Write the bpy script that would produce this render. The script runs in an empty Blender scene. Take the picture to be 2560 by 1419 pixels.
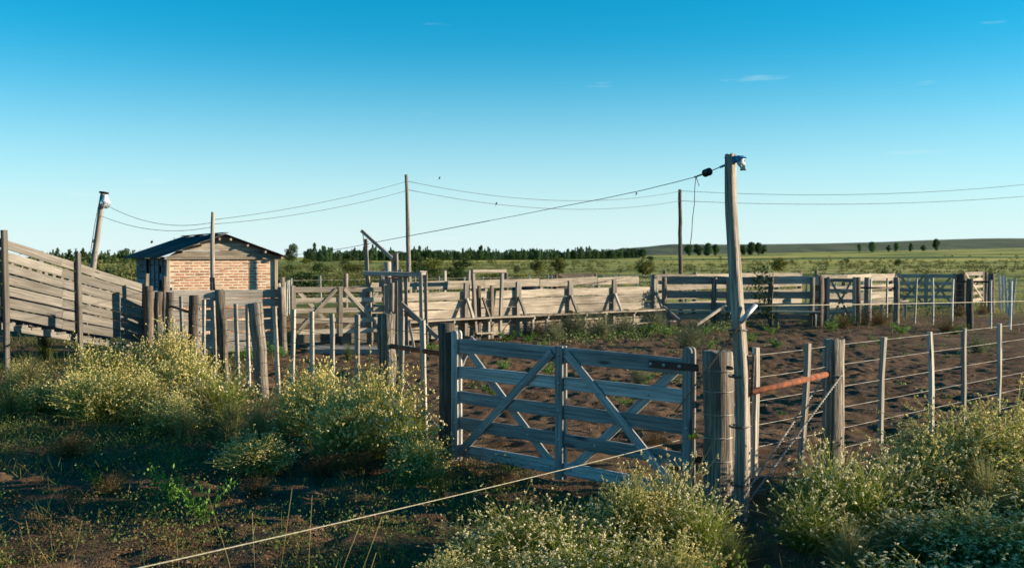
import bpy, math, random
import numpy as np
from mathutils import Vector, Matrix

random.seed(11)
RNG = np.random.default_rng(11)
scene = bpy.context.scene
col = scene.collection

# ---------------------------------------------------------------- camera
EYE, FPX, CX, CY = 2.0, 2560.0, 1280.0, 709.5
PITCH = math.atan(67.5 / FPX)
cam_data = bpy.data.cameras.new('camera')
cam_data.sensor_width = 36.0
cam_data.lens = 36.0
cam_data.clip_start = 0.1
cam_data.clip_end = 20000
cam_data.dof.use_dof = True
cam_data.dof.focus_distance = 9.5
cam_data.dof.aperture_fstop = 3.5
cam = bpy.data.objects.new('camera', cam_data)
cam.location = (0, 0, EYE)
cam.rotation_euler = (math.radians(90) - PITCH, 0, 0)
col.objects.link(cam)
scene.camera = cam

# ---------------------------------------------------------------- sky and sun
SUN_EL = math.radians(12.5)
SUN_AZ = math.radians(0.5)           # from +X, swung slightly beyond the scene (+Y)
SUN = Vector((math.cos(SUN_AZ) * math.cos(SUN_EL), math.sin(SUN_AZ) * math.cos(SUN_EL), math.sin(SUN_EL)))
world = bpy.data.worlds.new('World')
scene.world = world
world.use_nodes = True
wn, wl = world.node_tree.nodes, world.node_tree.links
wn.clear()
w_out = wn.new('ShaderNodeOutputWorld')
w_bg = wn.new('ShaderNodeBackground')
w_sky = wn.new('ShaderNodeTexSky')
w_sky.sky_type = 'NISHITA'
w_sky.sun_disc = False
w_sky.sun_elevation = SUN_EL
w_sky.sun_rotation = math.atan2(SUN.x, SUN.y)
w_sky.altitude = 300
w_sky.air_density = 1.0
w_sky.dust_density = 0.0
w_sky.ozone_density = 5.5
w_tint = wn.new('ShaderNodeMixRGB')
w_tint.blend_type = 'MULTIPLY'
w_tint.inputs['Fac'].default_value = 1.0
w_tint.inputs['Color2'].default_value = (0.95, 1.36, 1.15, 1)
wl.new(w_sky.outputs[0], w_tint.inputs['Color1'])
w_hs = wn.new('ShaderNodeHueSaturation')
w_hs.inputs['Hue'].default_value = 0.494
w_hs.inputs['Saturation'].default_value = 1.17
w_hs.inputs['Value'].default_value = 1.0
wl.new(w_tint.outputs[0], w_hs.inputs['Color'])
# pale ground haze low in the sky, the same all round
w_tc = wn.new('ShaderNodeTexCoord')
w_sep = wn.new('ShaderNodeSeparateXYZ')
wl.new(w_tc.outputs['Generated'], w_sep.inputs[0])
w_hz = wn.new('ShaderNodeMapRange')
w_hz.interpolation_type = 'SMOOTHERSTEP'
w_hz.inputs['From Min'].default_value = -0.09
w_hz.inputs['From Max'].default_value = 0.235
w_hz.inputs['To Min'].default_value = 0.95
w_hz.inputs['To Max'].default_value = 0.0
wl.new(w_sep.outputs['Z'], w_hz.inputs['Value'])
w_hm = wn.new('ShaderNodeMixRGB')
w_hm.inputs['Color2'].default_value = (5.0, 5.8, 6.3, 1)
wl.new(w_hz.outputs[0], w_hm.inputs['Fac'])
wl.new(w_hs.outputs[0], w_hm.inputs['Color1'])
# thin wisps of cirrus
w_map = wn.new('ShaderNodeMapping')
w_map.inputs['Scale'].default_value = (7, 7, 60)
w_map.inputs['Location'].default_value = (14.8, 5.2, 20.4)
w_map.inputs['Rotation'].default_value = (0.03, 0.04, 0)
w_noise = wn.new('ShaderNodeTexNoise')
w_noise.inputs['Scale'].default_value = 1.0
w_noise.inputs['Detail'].default_value = 5
w_ramp = wn.new('ShaderNodeMapRange')
w_ramp.inputs['From Min'].default_value = 0.685
w_ramp.inputs['From Max'].default_value = 0.80
w_ramp.inputs['To Max'].default_value = 0.26
w_mix = wn.new('ShaderNodeMixRGB')
w_mix.inputs['Color2'].default_value = (6.0, 6.3, 6.4, 1)
wl.new(w_tc.outputs['Generated'], w_map.inputs['Vector'])
wl.new(w_map.outputs[0], w_noise.inputs['Vector'])
wl.new(w_noise.outputs[0], w_ramp.inputs['Value'])
wl.new(w_ramp.outputs[0], w_mix.inputs['Fac'])
wl.new(w_hm.outputs[0], w_mix.inputs['Color1'])
wl.new(w_mix.outputs[0], w_bg.inputs['Color'])
w_bg.inputs['Strength'].default_value = 0.077
wl.new(w_bg.outputs[0], w_out.inputs['Surface'])

sun_data = bpy.data.lights.new('sun', 'SUN')
sun_data.energy = 5.0
sun_data.angle = math.radians(0.5)
sun_data.color = (1.0, 0.84, 0.62)
sun = bpy.data.objects.new('sun', sun_data)
sun.rotation_euler = SUN.to_track_quat('Z', 'Y').to_euler()
sun.location = (30, 0, 20)
col.objects.link(sun)

scene.view_settings.view_transform = 'Standard'
scene.view_settings.look = 'None'
scene.view_settings.gamma = 1.0
scene.view_settings.exposure = 1.1
scene.cycles.use_denoising = True
scene.cycles.max_bounces = 6
scene.cycles.transparent_max_bounces = 8

# ---------------------------------------------------------------- pixel to place
_c, _s = math.cos(PITCH), math.sin(PITCH)
def ray(px, py):
    a, b = (px - CX) / FPX, (CY - py) / FPX
    return Vector((a, _c + b * _s, -_s + b * _c))
def at(px, py, d):
    r = ray(px, py)
    return Vector((0, 0, EYE)) + r * (d / r.y)
def gx(px, d):                       # place on the ground plan at depth d
    p = at(px, 642, d)
    return Vector((p.x, d, 0))
def zat(py, d):
    return at(CX, py, d).z
def online(A, B, px):                # point of the plan line A-B seen in column px
    k = (px - CX) / FPX
    dx, dy = B[0] - A[0], B[1] - A[1]
    t = (k * A[1] - A[0]) / (dx - k * dy)
    return Vector((A[0] + dx * t, A[1] + dy * t, 0))

# ---------------------------------------------------------------- noise for geometry
def _hash(ix, iy, seed):
    h = (ix * 374761393 + iy * 668265263 + seed * 1442695041) & 0xFFFFFFFF
    h = ((h ^ (h >> 13)) * 1274126177) & 0xFFFFFFFF
    return ((h ^ (h >> 16)) & 0xFFFF) / 65535.0
def vnoise(x, y, seed=0):
    x = np.asarray(x, float); y = np.asarray(y, float)
    ix, iy = np.floor(x).astype(np.int64), np.floor(y).astype(np.int64)
    fx, fy = x - ix, y - iy
    fx = fx * fx * (3 - 2 * fx); fy = fy * fy * (3 - 2 * fy)
    a, b = _hash(ix, iy, seed), _hash(ix + 1, iy, seed)
    c, d = _hash(ix, iy + 1, seed), _hash(ix + 1, iy + 1, seed)
    return (a * (1 - fx) + b * fx) * (1 - fy) + (c * (1 - fx) + d * fx) * fy
def fbm(x, y, oct=4, seed=0):
    v, amp, tot = 0, 1.0, 0
    for i in range(oct):
        v = v + amp * vnoise(x * 2 ** i, y * 2 ** i, seed + i * 17); tot += amp; amp *= 0.5
    return v / tot - 0.5
def sstep(a, b, x):
    t = np.clip((np.asarray(x, float) - a) / (b - a), 0, 1)
    return t * t * (3 - 2 * t)
def terrain(x, y):
    x = np.asarray(x, float); y = np.asarray(y, float)
    near = 1 - sstep(26, 45, np.hypot(x * 0.7, y))
    clods = 0.10 * fbm(x * 1.9, y * 1.9, 4, 3) + 0.085 * np.maximum(0, fbm(x * 5.5, y * 5.5, 3, 9)) + 0.03 * fbm(x * 11, y * 11, 2, 19) - 0.045 * sstep(.62, .78, vnoise(x * 4.6, y * 6.2, 23)) - 0.005
    big = 0.10 * fbm(x * 0.35, y * 0.35, 2, 5)
    far = 0.02 * np.maximum(0, x - 20) * sstep(300, 900, y)
    mid = 0.5 * fbm(x * 0.03, y * 0.03, 3, 21) * sstep(45, 120, y)
    return near * clods + big * near * 0.5 + far + mid
def hz(x, y):
    return float(terrain(x, y))

# ---------------------------------------------------------------- mesh and object helpers
WORLD = {}
def mesh_np(name, V, Q=None, T=None, mat=None, smooth=False):
    """mesh from arrays: V (n,3), quads Q (m,4), triangles T (k,3)"""
    me = bpy.data.meshes.new(name)
    V = np.asarray(V, np.float32)
    Q = np.zeros((0, 4), np.int32) if Q is None else np.asarray(Q, np.int32)
    T = np.zeros((0, 3), np.int32) if T is None else np.asarray(T, np.int32)
    me.vertices.add(len(V)); me.vertices.foreach_set('co', V.ravel())
    nl = Q.size + T.size
    me.loops.add(nl); me.loops.foreach_set('vertex_index', np.concatenate([Q.ravel(), T.ravel()]))
    npoly = len(Q) + len(T)
    me.polygons.add(npoly)
    starts = np.concatenate([np.arange(len(Q)) * 4, len(Q) * 4 + np.arange(len(T)) * 3]).astype(np.int32)
    me.polygons.foreach_set('loop_start', starts)
    me.polygons.foreach_set('use_smooth', np.full(npoly, smooth))
    me.update(calc_edges=True); me.validate()
    if mat: me.materials.append(mat)
    return me
def link(name, me, parent=None, M=None):
    o = bpy.data.objects.new(name, me)
    col.objects.link(o)
    M = M or Matrix.Identity(4)
    WORLD[o.name] = M.copy()
    if parent is not None:
        o.parent = parent
        o.matrix_basis = WORLD[parent.name].inverted() @ M
    else:
        o.matrix_basis = M
    return o
def tag(o, label=None, cat=None, group=None, kind=None):
    if label: o['label'] = label
    if cat: o['category'] = cat
    if group: o['group'] = group
    if kind: o['kind'] = kind
    return o
def thing(name, label, cat, loc=(0, 0, 0), group=None):
    o = link(name, None, None, Matrix.Translation(Vector(loc)))
    o.empty_display_size = 0.2
    return tag(o, label, cat, group)
def frame(a, b, up):
    a, b, up = Vector(a), Vector(b), Vector(up)
    x = (b - a).normalized()
    y = up.cross(x)
    if y.length < 1e-4: y = Vector((0, 1, 0)).cross(x)
    y.normalize(); z = x.cross(y)
    m = Matrix((x, y, z)).transposed().to_4x4()
    return Matrix.Translation((a + b) / 2) @ m
def plank(parent, name, a, b, w, t, mat, up=(0, 0, 1), rough=0.004, segs=4, round_end=False, bow=0.0):
    """board from a to b, w along 'up', t across; local X runs along the grain"""
    a, b = Vector(a), Vector(b)
    L = (b - a).length
    ch = min(w, t) * 0.13
    hw, ht = w / 2, t / 2
    prof = [(-ht + ch, -hw), (ht - ch, -hw), (ht, -hw + ch), (ht, hw - ch), (ht - ch, hw), (-ht + ch, hw), (-ht, hw - ch), (-ht, -hw + ch)]
    xs = [-L / 2 + L * i / segs for i in range(segs + 1)]
    scl = [1.0] * (segs + 1)
    if round_end:                    # rounded far end (stile tops)
        xs = xs[:-1] + [L / 2 - w * 0.45, L / 2 - w * 0.22, L / 2 - w * 0.07, L / 2]
        scl = [1.0] * segs + [1.0, 0.9, 0.66, 0.36]
    V, Q = [], []
    ph = random.uniform(0, 6)
    for x, s in zip(xs, scl):
        dy = bow * math.sin(ph + x * 2.2 / max(L, .5) * 2)
        n1, n2 = random.gauss(0, rough), random.gauss(0, rough)
        for (y, z) in prof:
            V.append((x, y + dy * 0.6, z * s + dy + (n1 if z > 0 else n2)))
    n = len(xs)
    for i in range(n - 1):
        for k in range(8):
            k2 = (k + 1) % 8
            Q.append((i * 8 + k, i * 8 + k2, (i + 1) * 8 + k2, (i + 1) * 8 + k))
    e = (n - 1) * 8
    for (o, f) in ((0, True), (e, False)):
        for q in ((0, 1, 2, 7), (7, 2, 3, 6), (6, 3, 4, 5)):
            q = [o + i for i in q]
            Q.append(tuple(reversed(q)) if f else tuple(q))
    me = mesh_np(name, V, np.array(Q), None, mat)
    return link(name, me, parent, frame(a, b, up))
def log(parent, name, a, b, r0, r1, mat, sides=12, segs=7, wob=0.012, rid=0.06, path=None, smooth=True):
    """round timber from a to b with wandering axis and weathered ridges; local X along the grain"""
    a, b = Vector(a), Vector(b)
    L = (b - a).length
    V, Q, T = [], [], []
    rg = [1 + random.uniform(-rid, rid) for _ in range(sides)]
    oy = oz = 0
    for i in range(segs + 1):
        f = i / segs
        r = r0 + (r1 - r0) * f
        if path:
            oy, oz = path(f)
        elif 0 < i:
            oy += random.gauss(0, wob); oz += random.gauss(0, wob)
        for k in range(sides):
            th = 2 * math.pi * k / sides
            rr = r * rg[k] * (1 + random.uniform(-.03, .03))
            xo = -L / 2 + L * f + (random.uniform(-.006, .006) if i in (0, segs) else 0)
            V.append((xo, oy + rr * math.cos(th), oz + rr * math.sin(th)))
    for i in range(segs):
        for k in range(sides):
            k2 = (k + 1) % sides
            Q.append((i * sides + k, i * sides + k2, (i + 1) * sides + k2, (i + 1) * sides + k))
    n0 = len(V)
    V.append((-L / 2, 0, 0)); V.append((L / 2 - 0.004, oy, oz))
    # a chamfered shoulder at the sawn top
    top = segs * sides
    ring = len(V)
    for k in range(sides):
        v = V[top + k]
        V.append((v[0] + 0.008, oy + (v[1] - oy) * .9, oz + (v[2] - oz) * .9))
    for k in range(sides):
        k2 = (k + 1) % sides
        T.append((n0, k2, k))
        Q.append((top + k, top + k2, ring + k2, ring + k))
        T.append((n0 + 1, ring + k, ring + k2))
    me = mesh_np(name, V, np.array(Q), np.array(T), mat, smooth)
    if smooth:
        me.polygons.foreach_set('use_smooth', np.concatenate([np.full(segs * sides, True), np.full(len(me.polygons) - segs * sides, False)]))
    return link(name, me, parent, frame(a, b, (0, 1, 0) if abs((b - a).normalized().z) > 0.7 else (0, 0, 1)))
def tube(parent, name, pts, r, mat, sides=5):
    pts = [Vector(p) for p in pts]
    o0 = pts[0]
    V, Q = [], []
    for i, p in enumerate(pts):
        d = (pts[min(i + 1, len(pts) - 1)] - pts[max(i - 1, 0)]).normalized()
        u = d.cross(Vector((0, 0, 1)))
        if u.length < 1e-3: u = Vector((1, 0, 0))
        u.normalize(); v = d.cross(u)
        for k in range(sides):
            th = 2 * math.pi * k / sides
            V.append(p - o0 + u * (r * math.cos(th)) + v * (r * math.sin(th)))
    for i in range(len(pts) - 1):
        for k in range(sides):
            k2 = (k + 1) % sides
            Q.append((i * sides + k, i * sides + k2, (i + 1) * sides + k2, (i + 1) * sides + k))
    e = (len(pts) - 1) * sides
    T = []
    for k in range(1, sides - 1):
        T.append((0, k + 1, k)); T.append((e, e + k, e + k + 1))
    me = mesh_np(name, V, np.array(Q), np.array(T), mat, True)
    return link(name, me, parent, Matrix.Translation(o0))
def sag(a, b, drop, n=24):
    a, b = Vector(a), Vector(b)
    return [a.lerp(b, i / n) - Vector((0, 0, drop * 4 * (i / n) * (1 - i / n))) for i in range(n + 1)]
def twist(a, b, r, turns, n=60, ph=0):
    a, b = Vector(a), Vector(b)
    d = (b - a).normalized(); u = d.cross(Vector((0, 0, 1))).normalized(); v = d.cross(u)
    return [a.lerp(b, i / n) + u * r * math.cos(ph + turns * 6.283 * i / n) + v * r * math.sin(ph + turns * 6.283 * i / n) for i in range(n + 1)]
def lathe(parent, name, prof, M, mat, sides=16, smooth=True):
    V, Q = [], []
    for (r, z) in prof:
        for k in range(sides):
            th = 2 * math.pi * k / sides
            V.append((r * math.cos(th), r * math.sin(th), z))
    for i in range(len(prof) - 1):
        for k in range(sides):
            k2 = (k + 1) % sides
            Q.append((i * sides + k, i * sides + k2, (i + 1) * sides + k2, (i + 1) * sides + k))
    me = mesh_np(name, V, np.array(Q), None, mat, smooth)
    return link(name, me, parent, M)
def prism(parent, name, poly, thick, M, mat):
    """flat polygon (x,z) given depth along local Y"""
    n = len(poly)
    V = [(x, -thick / 2, z) for x, z in poly] + [(x, thick / 2, z) for x, z in poly]
    me = bpy.data.meshes.new(name)
    F = [list(range(n)), list(range(2 * n - 1, n - 1, -1))] + [[i, i + n, (i + 1) % n + n, (i + 1) % n] for i in range(n)]
    F = [list(reversed(f)) for f in F] if False else F
    me.from_pydata(V, [], F); me.materials.append(mat)
    return link(name, me, parent, M)

# ---------------------------------------------------------------- materials
def new_mat(name):
    m = bpy.data.materials.new(name); m.use_nodes = True
    nt = m.node_tree; nt.nodes.clear()
    out = nt.nodes.new('ShaderNodeOutputMaterial')
    bs = nt.nodes.new('ShaderNodeBsdfPrincipled')
    nt.links.new(bs.outputs[0], out.inputs[0])
    bs.inputs['Specular IOR Level'].default_value = 0.25
    return m, nt, bs, out
def N(nt, typ, **kw):
    n = nt.nodes.new(typ)
    for k, v in kw.items():
        if k in n.inputs: n.inputs[k].default_value = v
        else: setattr(n, k, v)
    return n
def rgba(c): return (c[0], c[1], c[2], 1)
def ramp(nt, src, stops):
    r = nt.nodes.new('ShaderNodeValToRGB')
    els = r.color_ramp.elements
    els[0].position, els[0].color = stops[0][0], rgba(stops[0][1])
    els[1].position, els[1].color = stops[-1][0], rgba(stops[-1][1])
    for p, c in stops[1:-1]:
        e = els.new(p); e.color = rgba(c)
    nt.links.new(src, r.inputs[0]); return r.outputs[0]
def mixc(nt, fac, a, b, mode='MIX'):
    n = nt.nodes.new('ShaderNodeMixRGB'); n.blend_type = mode
    for i, s in ((0, fac), (1, a), (2, b)):
        if hasattr(s, 'links'): nt.links.new(s, n.inputs[i])
        elif isinstance(s, (int, float)): n.inputs[i].default_value = s
        else: n.inputs[i].default_value = rgba(s)
    return n.outputs[0]
def noise(nt, vec, scale, detail=4, rough=0.55, dist=0.0):
    n = N(nt, 'ShaderNodeTexNoise', Scale=scale, Detail=detail, Roughness=rough, Distortion=dist)
    if vec is not None: nt.links.new(vec, n.inputs['Vector'])
    return n.outputs[0]
def mapping(nt, vec, scale, loc=(0, 0, 0)):
    n = N(nt, 'ShaderNodeMapping', Scale=scale, Location=loc); nt.links.new(vec, n.inputs['Vector']); return n.outputs[0]
def maprange(nt, v, a, b, c=0.0, d=1.0):
    n = nt.nodes.new('ShaderNodeMapRange')
    for k, x in (('From Min', a), ('From Max', b), ('To Min', c), ('To Max', d)): n.inputs[k].default_value = x
    nt.links.new(v, n.inputs['Value']); return n.outputs[0]
def bump(nt, bs, h, strength, dist=0.01):
    b = N(nt, 'ShaderNodeBump', Strength=strength, Distance=dist)
    nt.links.new(h, b.inputs['Height']); nt.links.new(b.outputs[0], bs.inputs['Normal'])

def wood(name, dark, mid, light, stain=0.5, bstr=0.5, grey=0.0):
    m, nt, bs, out = new_mat(name)
    tc = N(nt, 'ShaderNodeTexCoord'); oi = N(nt, 'ShaderNodeObjectInfo')
    off = N(nt, 'ShaderNodeVectorMath', operation='SCALE'); off.inputs[0].default_value = (37.0, 19.0, 53.0)
    nt.links.new(oi.outputs['Random'], off.inputs['Scale'])
    add = N(nt, 'ShaderNodeVectorMath', operation='ADD')
    nt.links.new(tc.outputs['Object'], add.inputs[0]); nt.links.new(off.outputs[0], add.inputs[1])
    v = add.outputs[0]
    grain = noise(nt, mapping(nt, v, (1.2, 46, 46)), 1.0, 6, 0.62, 0.2)
    fine = noise(nt, mapping(nt, v, (5, 150, 150)), 1.0, 3, 0.6)
    blot = noise(nt, mapping(nt, v, (1.3, 4, 4)), 1.0, 4, 0.6)
    c = ramp(nt, grain, [(0.28, dark), (0.48, mid), (0.68, light)])
    c = mixc(nt, maprange(nt, blot, 0.45, 0.75, 0, stain), c, dark)
    c = mixc(nt, maprange(nt, fine, 0.56, 0.72, 0, 0.55), c, [x * 0.45 for x in dark])
    vor = N(nt, 'ShaderNodeTexVoronoi'); vor.inputs['Scale'].default_value = 1.0
    nt.links.new(mapping(nt, v, (1.1, 4.5, 4.5)), vor.inputs['Vector'])
    c = mixc(nt, maprange(nt, vor.outputs['Distance'], 0.05, 0.11, 0.75, 0.0), c, [x * 0.35 for x in dark])
    hs = N(nt, 'ShaderNodeHueSaturation')
    nt.links.new(c, hs.inputs['Color'])
    nt.links.new(maprange(nt, oi.outputs['Random'], 0, 1, 0.58, 1.2), hs.inputs['Value'])
    nt.links.new(hs.outputs[0], bs.inputs['Base Color'])
    bs.inputs['Roughness'].default_value = 0.85
    h = N(nt, 'ShaderNodeMath', operation='ADD'); nt.links.new(grain, h.inputs[0]); nt.links.new(fine, h.inputs[1])
    bump(nt, bs, h.outputs[0], bstr, 0.006)
    return m
M_PLANK = wood('weathered_plank', (0.12, 0.098, 0.075), (0.31, 0.262, 0.205), (0.50, 0.43, 0.345), 0.75, 0.7)
M_PLANK2 = wood('silvered_plank', (0.13, 0.112, 0.092), (0.31, 0.275, 0.235), (0.47, 0.425, 0.37), 0.5)
M_RAMP = wood('ramp_plank', (0.085, 0.075, 0.062), (0.185, 0.165, 0.14), (0.29, 0.265, 0.23), 0.5)
M_GATE = wood('gate_timber', (0.12, 0.115, 0.11), (0.34, 0.328, 0.312), (0.52, 0.505, 0.48), 0.6, 0.9)
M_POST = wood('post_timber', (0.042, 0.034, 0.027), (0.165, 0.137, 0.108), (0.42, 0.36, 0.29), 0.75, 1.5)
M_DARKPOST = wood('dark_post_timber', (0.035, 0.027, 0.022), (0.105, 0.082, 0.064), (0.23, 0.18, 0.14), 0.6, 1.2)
M_FARDROP = wood('bleached_dropper', (0.30, 0.27, 0.22), (0.52, 0.48, 0.41), (0.68, 0.63, 0.55), 0.3, 0.3)
M_DROP = wood('dropper_timber', (0.13, 0.11, 0.086), (0.34, 0.295, 0.24), (0.56, 0.50, 0.42), 0.5, 0.8)
M_POLE = wood('pole_timber', (0.07, 0.054, 0.042), (0.25, 0.208, 0.165), (0.46, 0.40, 0.33), 0.85, 1.5)

def simple(name, c, rough=0.6, metal=0.0, var=0.3, scale=12.0, c2=None, bstr=0.0):
    m, nt, bs, out = new_mat(name)
    tc = N(nt, 'ShaderNodeTexCoord')
    n = noise(nt, tc.outputs['Object'], scale, 4, 0.6)
    c2 = c2 or [x * (1 - var) for x in c]
    nt.links.new(mixc(nt, maprange(nt, n, 0.35, 0.65), c, c2), bs.inputs['Base Color'])
    bs.inputs['Roughness'].default_value = rough; bs.inputs['Metallic'].default_value = metal
    if bstr: bump(nt, bs, n, bstr)
    return m
M_RUST = simple('rusty_pipe', (0.27, 0.088, 0.040), 0.95, 0.0, c2=(0.075, 0.034, 0.024), scale=16, bstr=0.8)
M_DARKIRON = simple('dark_iron', (0.045, 0.032, 0.028), 0.6, 0.3, c2=(0.10, 0.045, 0.03), scale=25)
M_WIRE = simple('galvanised_wire', (0.40, 0.38, 0.34), 0.55, 0.3, c2=(0.20, 0.18, 0.15), scale=9)
M_OLDWIRE = simple('old_wire', (0.10, 0.085, 0.075), 0.6, 0.3)
M_LINE = simple('overhead_wire', (0.10, 0.12, 0.14), 0.6, 0.2)
M_GALV = simple('galvanised_steel', (0.42, 0.43, 0.45), 0.5, 0.6, c2=(0.28, 0.29, 0.31))
M_TAPE = simple('electric_cord', (0.46, 0.42, 0.30), 0.8, 0, c2=(0.26, 0.24, 0.17), scale=60)
M_ROPE = simple('frayed_rope', (0.30, 0.21, 0.12), 0.9, 0, c2=(0.15, 0.10, 0.06), scale=120)
M_YELLOW = simple('yellow_plastic', (0.95, 0.50, 0.02), 0.45, 0, 0.15)
M_BLACK = simple('black_plastic', (0.012, 0.012, 0.014), 0.45, 0, 0.2)
M_BLUE = simple('blue_twine', (0.03, 0.25, 0.48), 0.7, 0, 0.5, 40)
M_BAG = simple('plastic_rag', (0.55, 0.55, 0.52), 0.6, 0, 0.25, 30)
M_ENAMEL = simple('white_enamel', (0.78, 0.80, 0.82), 0.3, 0, 0.12, 10)
M_CONC = simple('concrete', (0.30, 0.275, 0.24), 0.9, 0, 0.35, 4, bstr=0.2)
M_MORTAR = simple('mortar', (0.62, 0.52, 0.40), 0.95, 0, c2=(0.44, 0.36, 0.27), scale=7, bstr=0.4)
M_DARKIN = simple('painted_interior_shade', (0.012, 0.012, 0.013), 0.95)
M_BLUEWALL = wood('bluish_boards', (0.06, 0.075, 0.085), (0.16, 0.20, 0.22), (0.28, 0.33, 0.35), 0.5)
M_BIRD = simple('bird_plumage', (0.02, 0.02, 0.022), 0.7)
def glass_mat():
    m, nt, bs, out = new_mat('lamp_glass')
    bs.inputs['Base Color'].default_value = (0.8, 0.85, 0.88, 1)
    bs.inputs['Transmission Weight'].default_value = 0.75
    bs.inputs['Roughness'].default_value = 0.12
    return m
M_GLASS = glass_mat()
def brick_mat():
    m, nt, bs, out = new_mat('fired_brick')
    tc = N(nt, 'ShaderNodeTexCoord'); oi = N(nt, 'ShaderNodeObjectInfo')
    c = ramp(nt, oi.outputs['Random'], [(0.0, (0.22, 0.085, 0.045)), (0.4, (0.36, 0.135, 0.065)), (0.8, (0.44, 0.19, 0.10)), (1.0, (0.50, 0.30, 0.18))])
    n = noise(nt, tc.outputs['Object'], 22, 4)
    c = mixc(nt, maprange(nt, n, 0.52, 0.75, 0, 0.45), c, (0.58, 0.42, 0.30))
    nt.links.new(c, bs.inputs['Base Color']); bs.inputs['Roughness'].default_value = 0.95
    bump(nt, bs, n, 0.4); return m
M_BRICK = brick_mat()
def roof_mat():
    m, nt, bs, out = new_mat('corrugated_sheet')
    tc = N(nt, 'ShaderNodeTexCoord'); oi = N(nt, 'ShaderNodeObjectInfo')
    n = noise(nt, mapping(nt, tc.outputs['Object'], (1.2, 8, 8)), 1.0, 4)
    c = mixc(nt, maprange(nt, n, 0.4, 0.7), (0.045, 0.048, 0.055), (0.095, 0.07, 0.058))
    hs = N(nt, 'ShaderNodeHueSaturation'); nt.links.new(c, hs.inputs['Color'])
    nt.links.new(maprange(nt, oi.outputs['Random'], 0, 1, 0.6, 1.5), hs.inputs['Value'])
    nt.links.new(hs.outputs[0], bs.inputs['Base Color'])
    bs.inputs['Roughness'].default_value = 0.75
    return m
M_ROOF = roof_mat()

def leafy(name, a, b, c3=None, transl=0.3, nscale=3.0, rnd=0.35, spread=0.33):
    """foliage: colours a..b vary by place in the plant and from plant to plant"""
    m, nt, bs, out = new_mat(name)
    geo = N(nt, 'ShaderNodeNewGeometry'); oi = N(nt, 'ShaderNodeObjectInfo')
    n = noise(nt, geo.outputs['Position'], nscale, 2)
    try: isl = geo.outputs['Random Per Island']
    except Exception: isl = oi.outputs['Random']
    c = mixc(nt, maprange(nt, n, 0.35, 0.65), a, b)
    if c3: c = mixc(nt, maprange(nt, isl, 0.55, 1.0), c, c3)
    hs = N(nt, 'ShaderNodeHueSaturation'); nt.links.new(c, hs.inputs['Color'])
    mul = N(nt, 'ShaderNodeMath', operation='MULTIPLY')
    nt.links.new(maprange(nt, oi.outputs['Random'], 0, 1, 1 - rnd * .6, 1 + rnd * .6), mul.inputs[0])
    nt.links.new(maprange(nt, isl, 0, 1, 1 - spread, 1 + spread), mul.inputs[1])
    nt.links.new(mul.outputs[0], hs.inputs['Value'])
    nt.links.new(hs.outputs[0], bs.inputs['Base Color'])
    bs.inputs['Roughness'].default_value = 0.65; bs.inputs['Specular IOR Level'].default_value = 0.2
    tr = N(nt, 'ShaderNodeBsdfTranslucent'); nt.links.new(hs.outputs[0], tr.inputs['Color'])
    mx = N(nt, 'ShaderNodeMixShader'); mx.inputs[0].default_value = transl
    nt.links.new(bs.outputs[0], mx.inputs[1]); nt.links.new(tr.outputs[0], mx.inputs[2]); nt.links.new(mx.outputs[0], out.inputs[0])
    return m
M_STEM = leafy('shrub_stem', (0.13, 0.195, 0.022), (0.23, 0.275, 0.038), (0.28, 0.285, 0.058), 0.48)
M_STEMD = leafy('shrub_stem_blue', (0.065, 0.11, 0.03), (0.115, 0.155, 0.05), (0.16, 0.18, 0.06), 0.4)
M_FLOWER = leafy('cream_flower', (0.66, 0.54, 0.18), (0.74, 0.63, 0.27), (0.80, 0.73, 0.42), 0.4, 4.0, 0.2)
M_TIP = leafy('pale_tip', (0.30, 0.32, 0.09), (0.42, 0.41, 0.14), (0.50, 0.46, 0.22), 0.45, 3.0, 0.25)
M_FLOWERN = leafy('pale_flower', (0.66, 0.55, 0.26), (0.74, 0.65, 0.38), (0.80, 0.74, 0.52), 0.35, 4.0, 0.2)
M_COVER = leafy('ground_cover_leaf', (0.06, 0.125, 0.026), (0.115, 0.175, 0.042), (0.15, 0.15, 0.05), 0.35, 0.9)
M_YARDCOVER = leafy('yard_cover_leaf', (0.07, 0.135, 0.03), (0.13, 0.19, 0.05), (0.19, 0.20, 0.09), 0.25, 0.6)
M_STRAW = leafy('straw_blade', (0.24, 0.22, 0.08), (0.36, 0.29, 0.12), (0.16, 0.19, 0.06))
M_GRASS = leafy('green_blade', (0.06, 0.10, 0.022), (0.11, 0.15, 0.035), (0.18, 0.17, 0.06))
M_WEED = leafy('weed_leaf', (0.06, 0.14, 0.02), (0.11, 0.22, 0.035), (0.16, 0.25, 0.05))
M_GREYWEED = leafy('grey_weed_leaf', (0.13, 0.155, 0.075), (0.20, 0.21, 0.11), (0.25, 0.25, 0.14))
M_BROWNWEED = leafy('dry_weed', (0.11, 0.062, 0.025), (0.19, 0.115, 0.045), (0.09, 0.085, 0.03))
M_LEAFD = leafy('dark_tree_leaf', (0.022, 0.045, 0.012), (0.045, 0.078, 0.018), (0.075, 0.105, 0.026), 0.25, 0.4)
M_LEAFP = leafy('poplar_leaf', (0.028, 0.072, 0.028), (0.06, 0.12, 0.04), (0.09, 0.16, 0.05), 0.3, 0.05, 0.7)
M_LEAFO = leafy('olive_bush_leaf', (0.06, 0.085, 0.016), (0.12, 0.13, 0.022), (0.17, 0.16, 0.03), 0.3, 0.5)
M_SCRUB = leafy('scrub_leaf', (0.040, 0.066, 0.016), (0.16, 0.15, 0.045), None, 0.3, 0.22, 0.3, 0.12)
M_BARK = simple('bark', (0.10, 0.075, 0.055), 0.9, 0, 0.5, 8)
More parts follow.
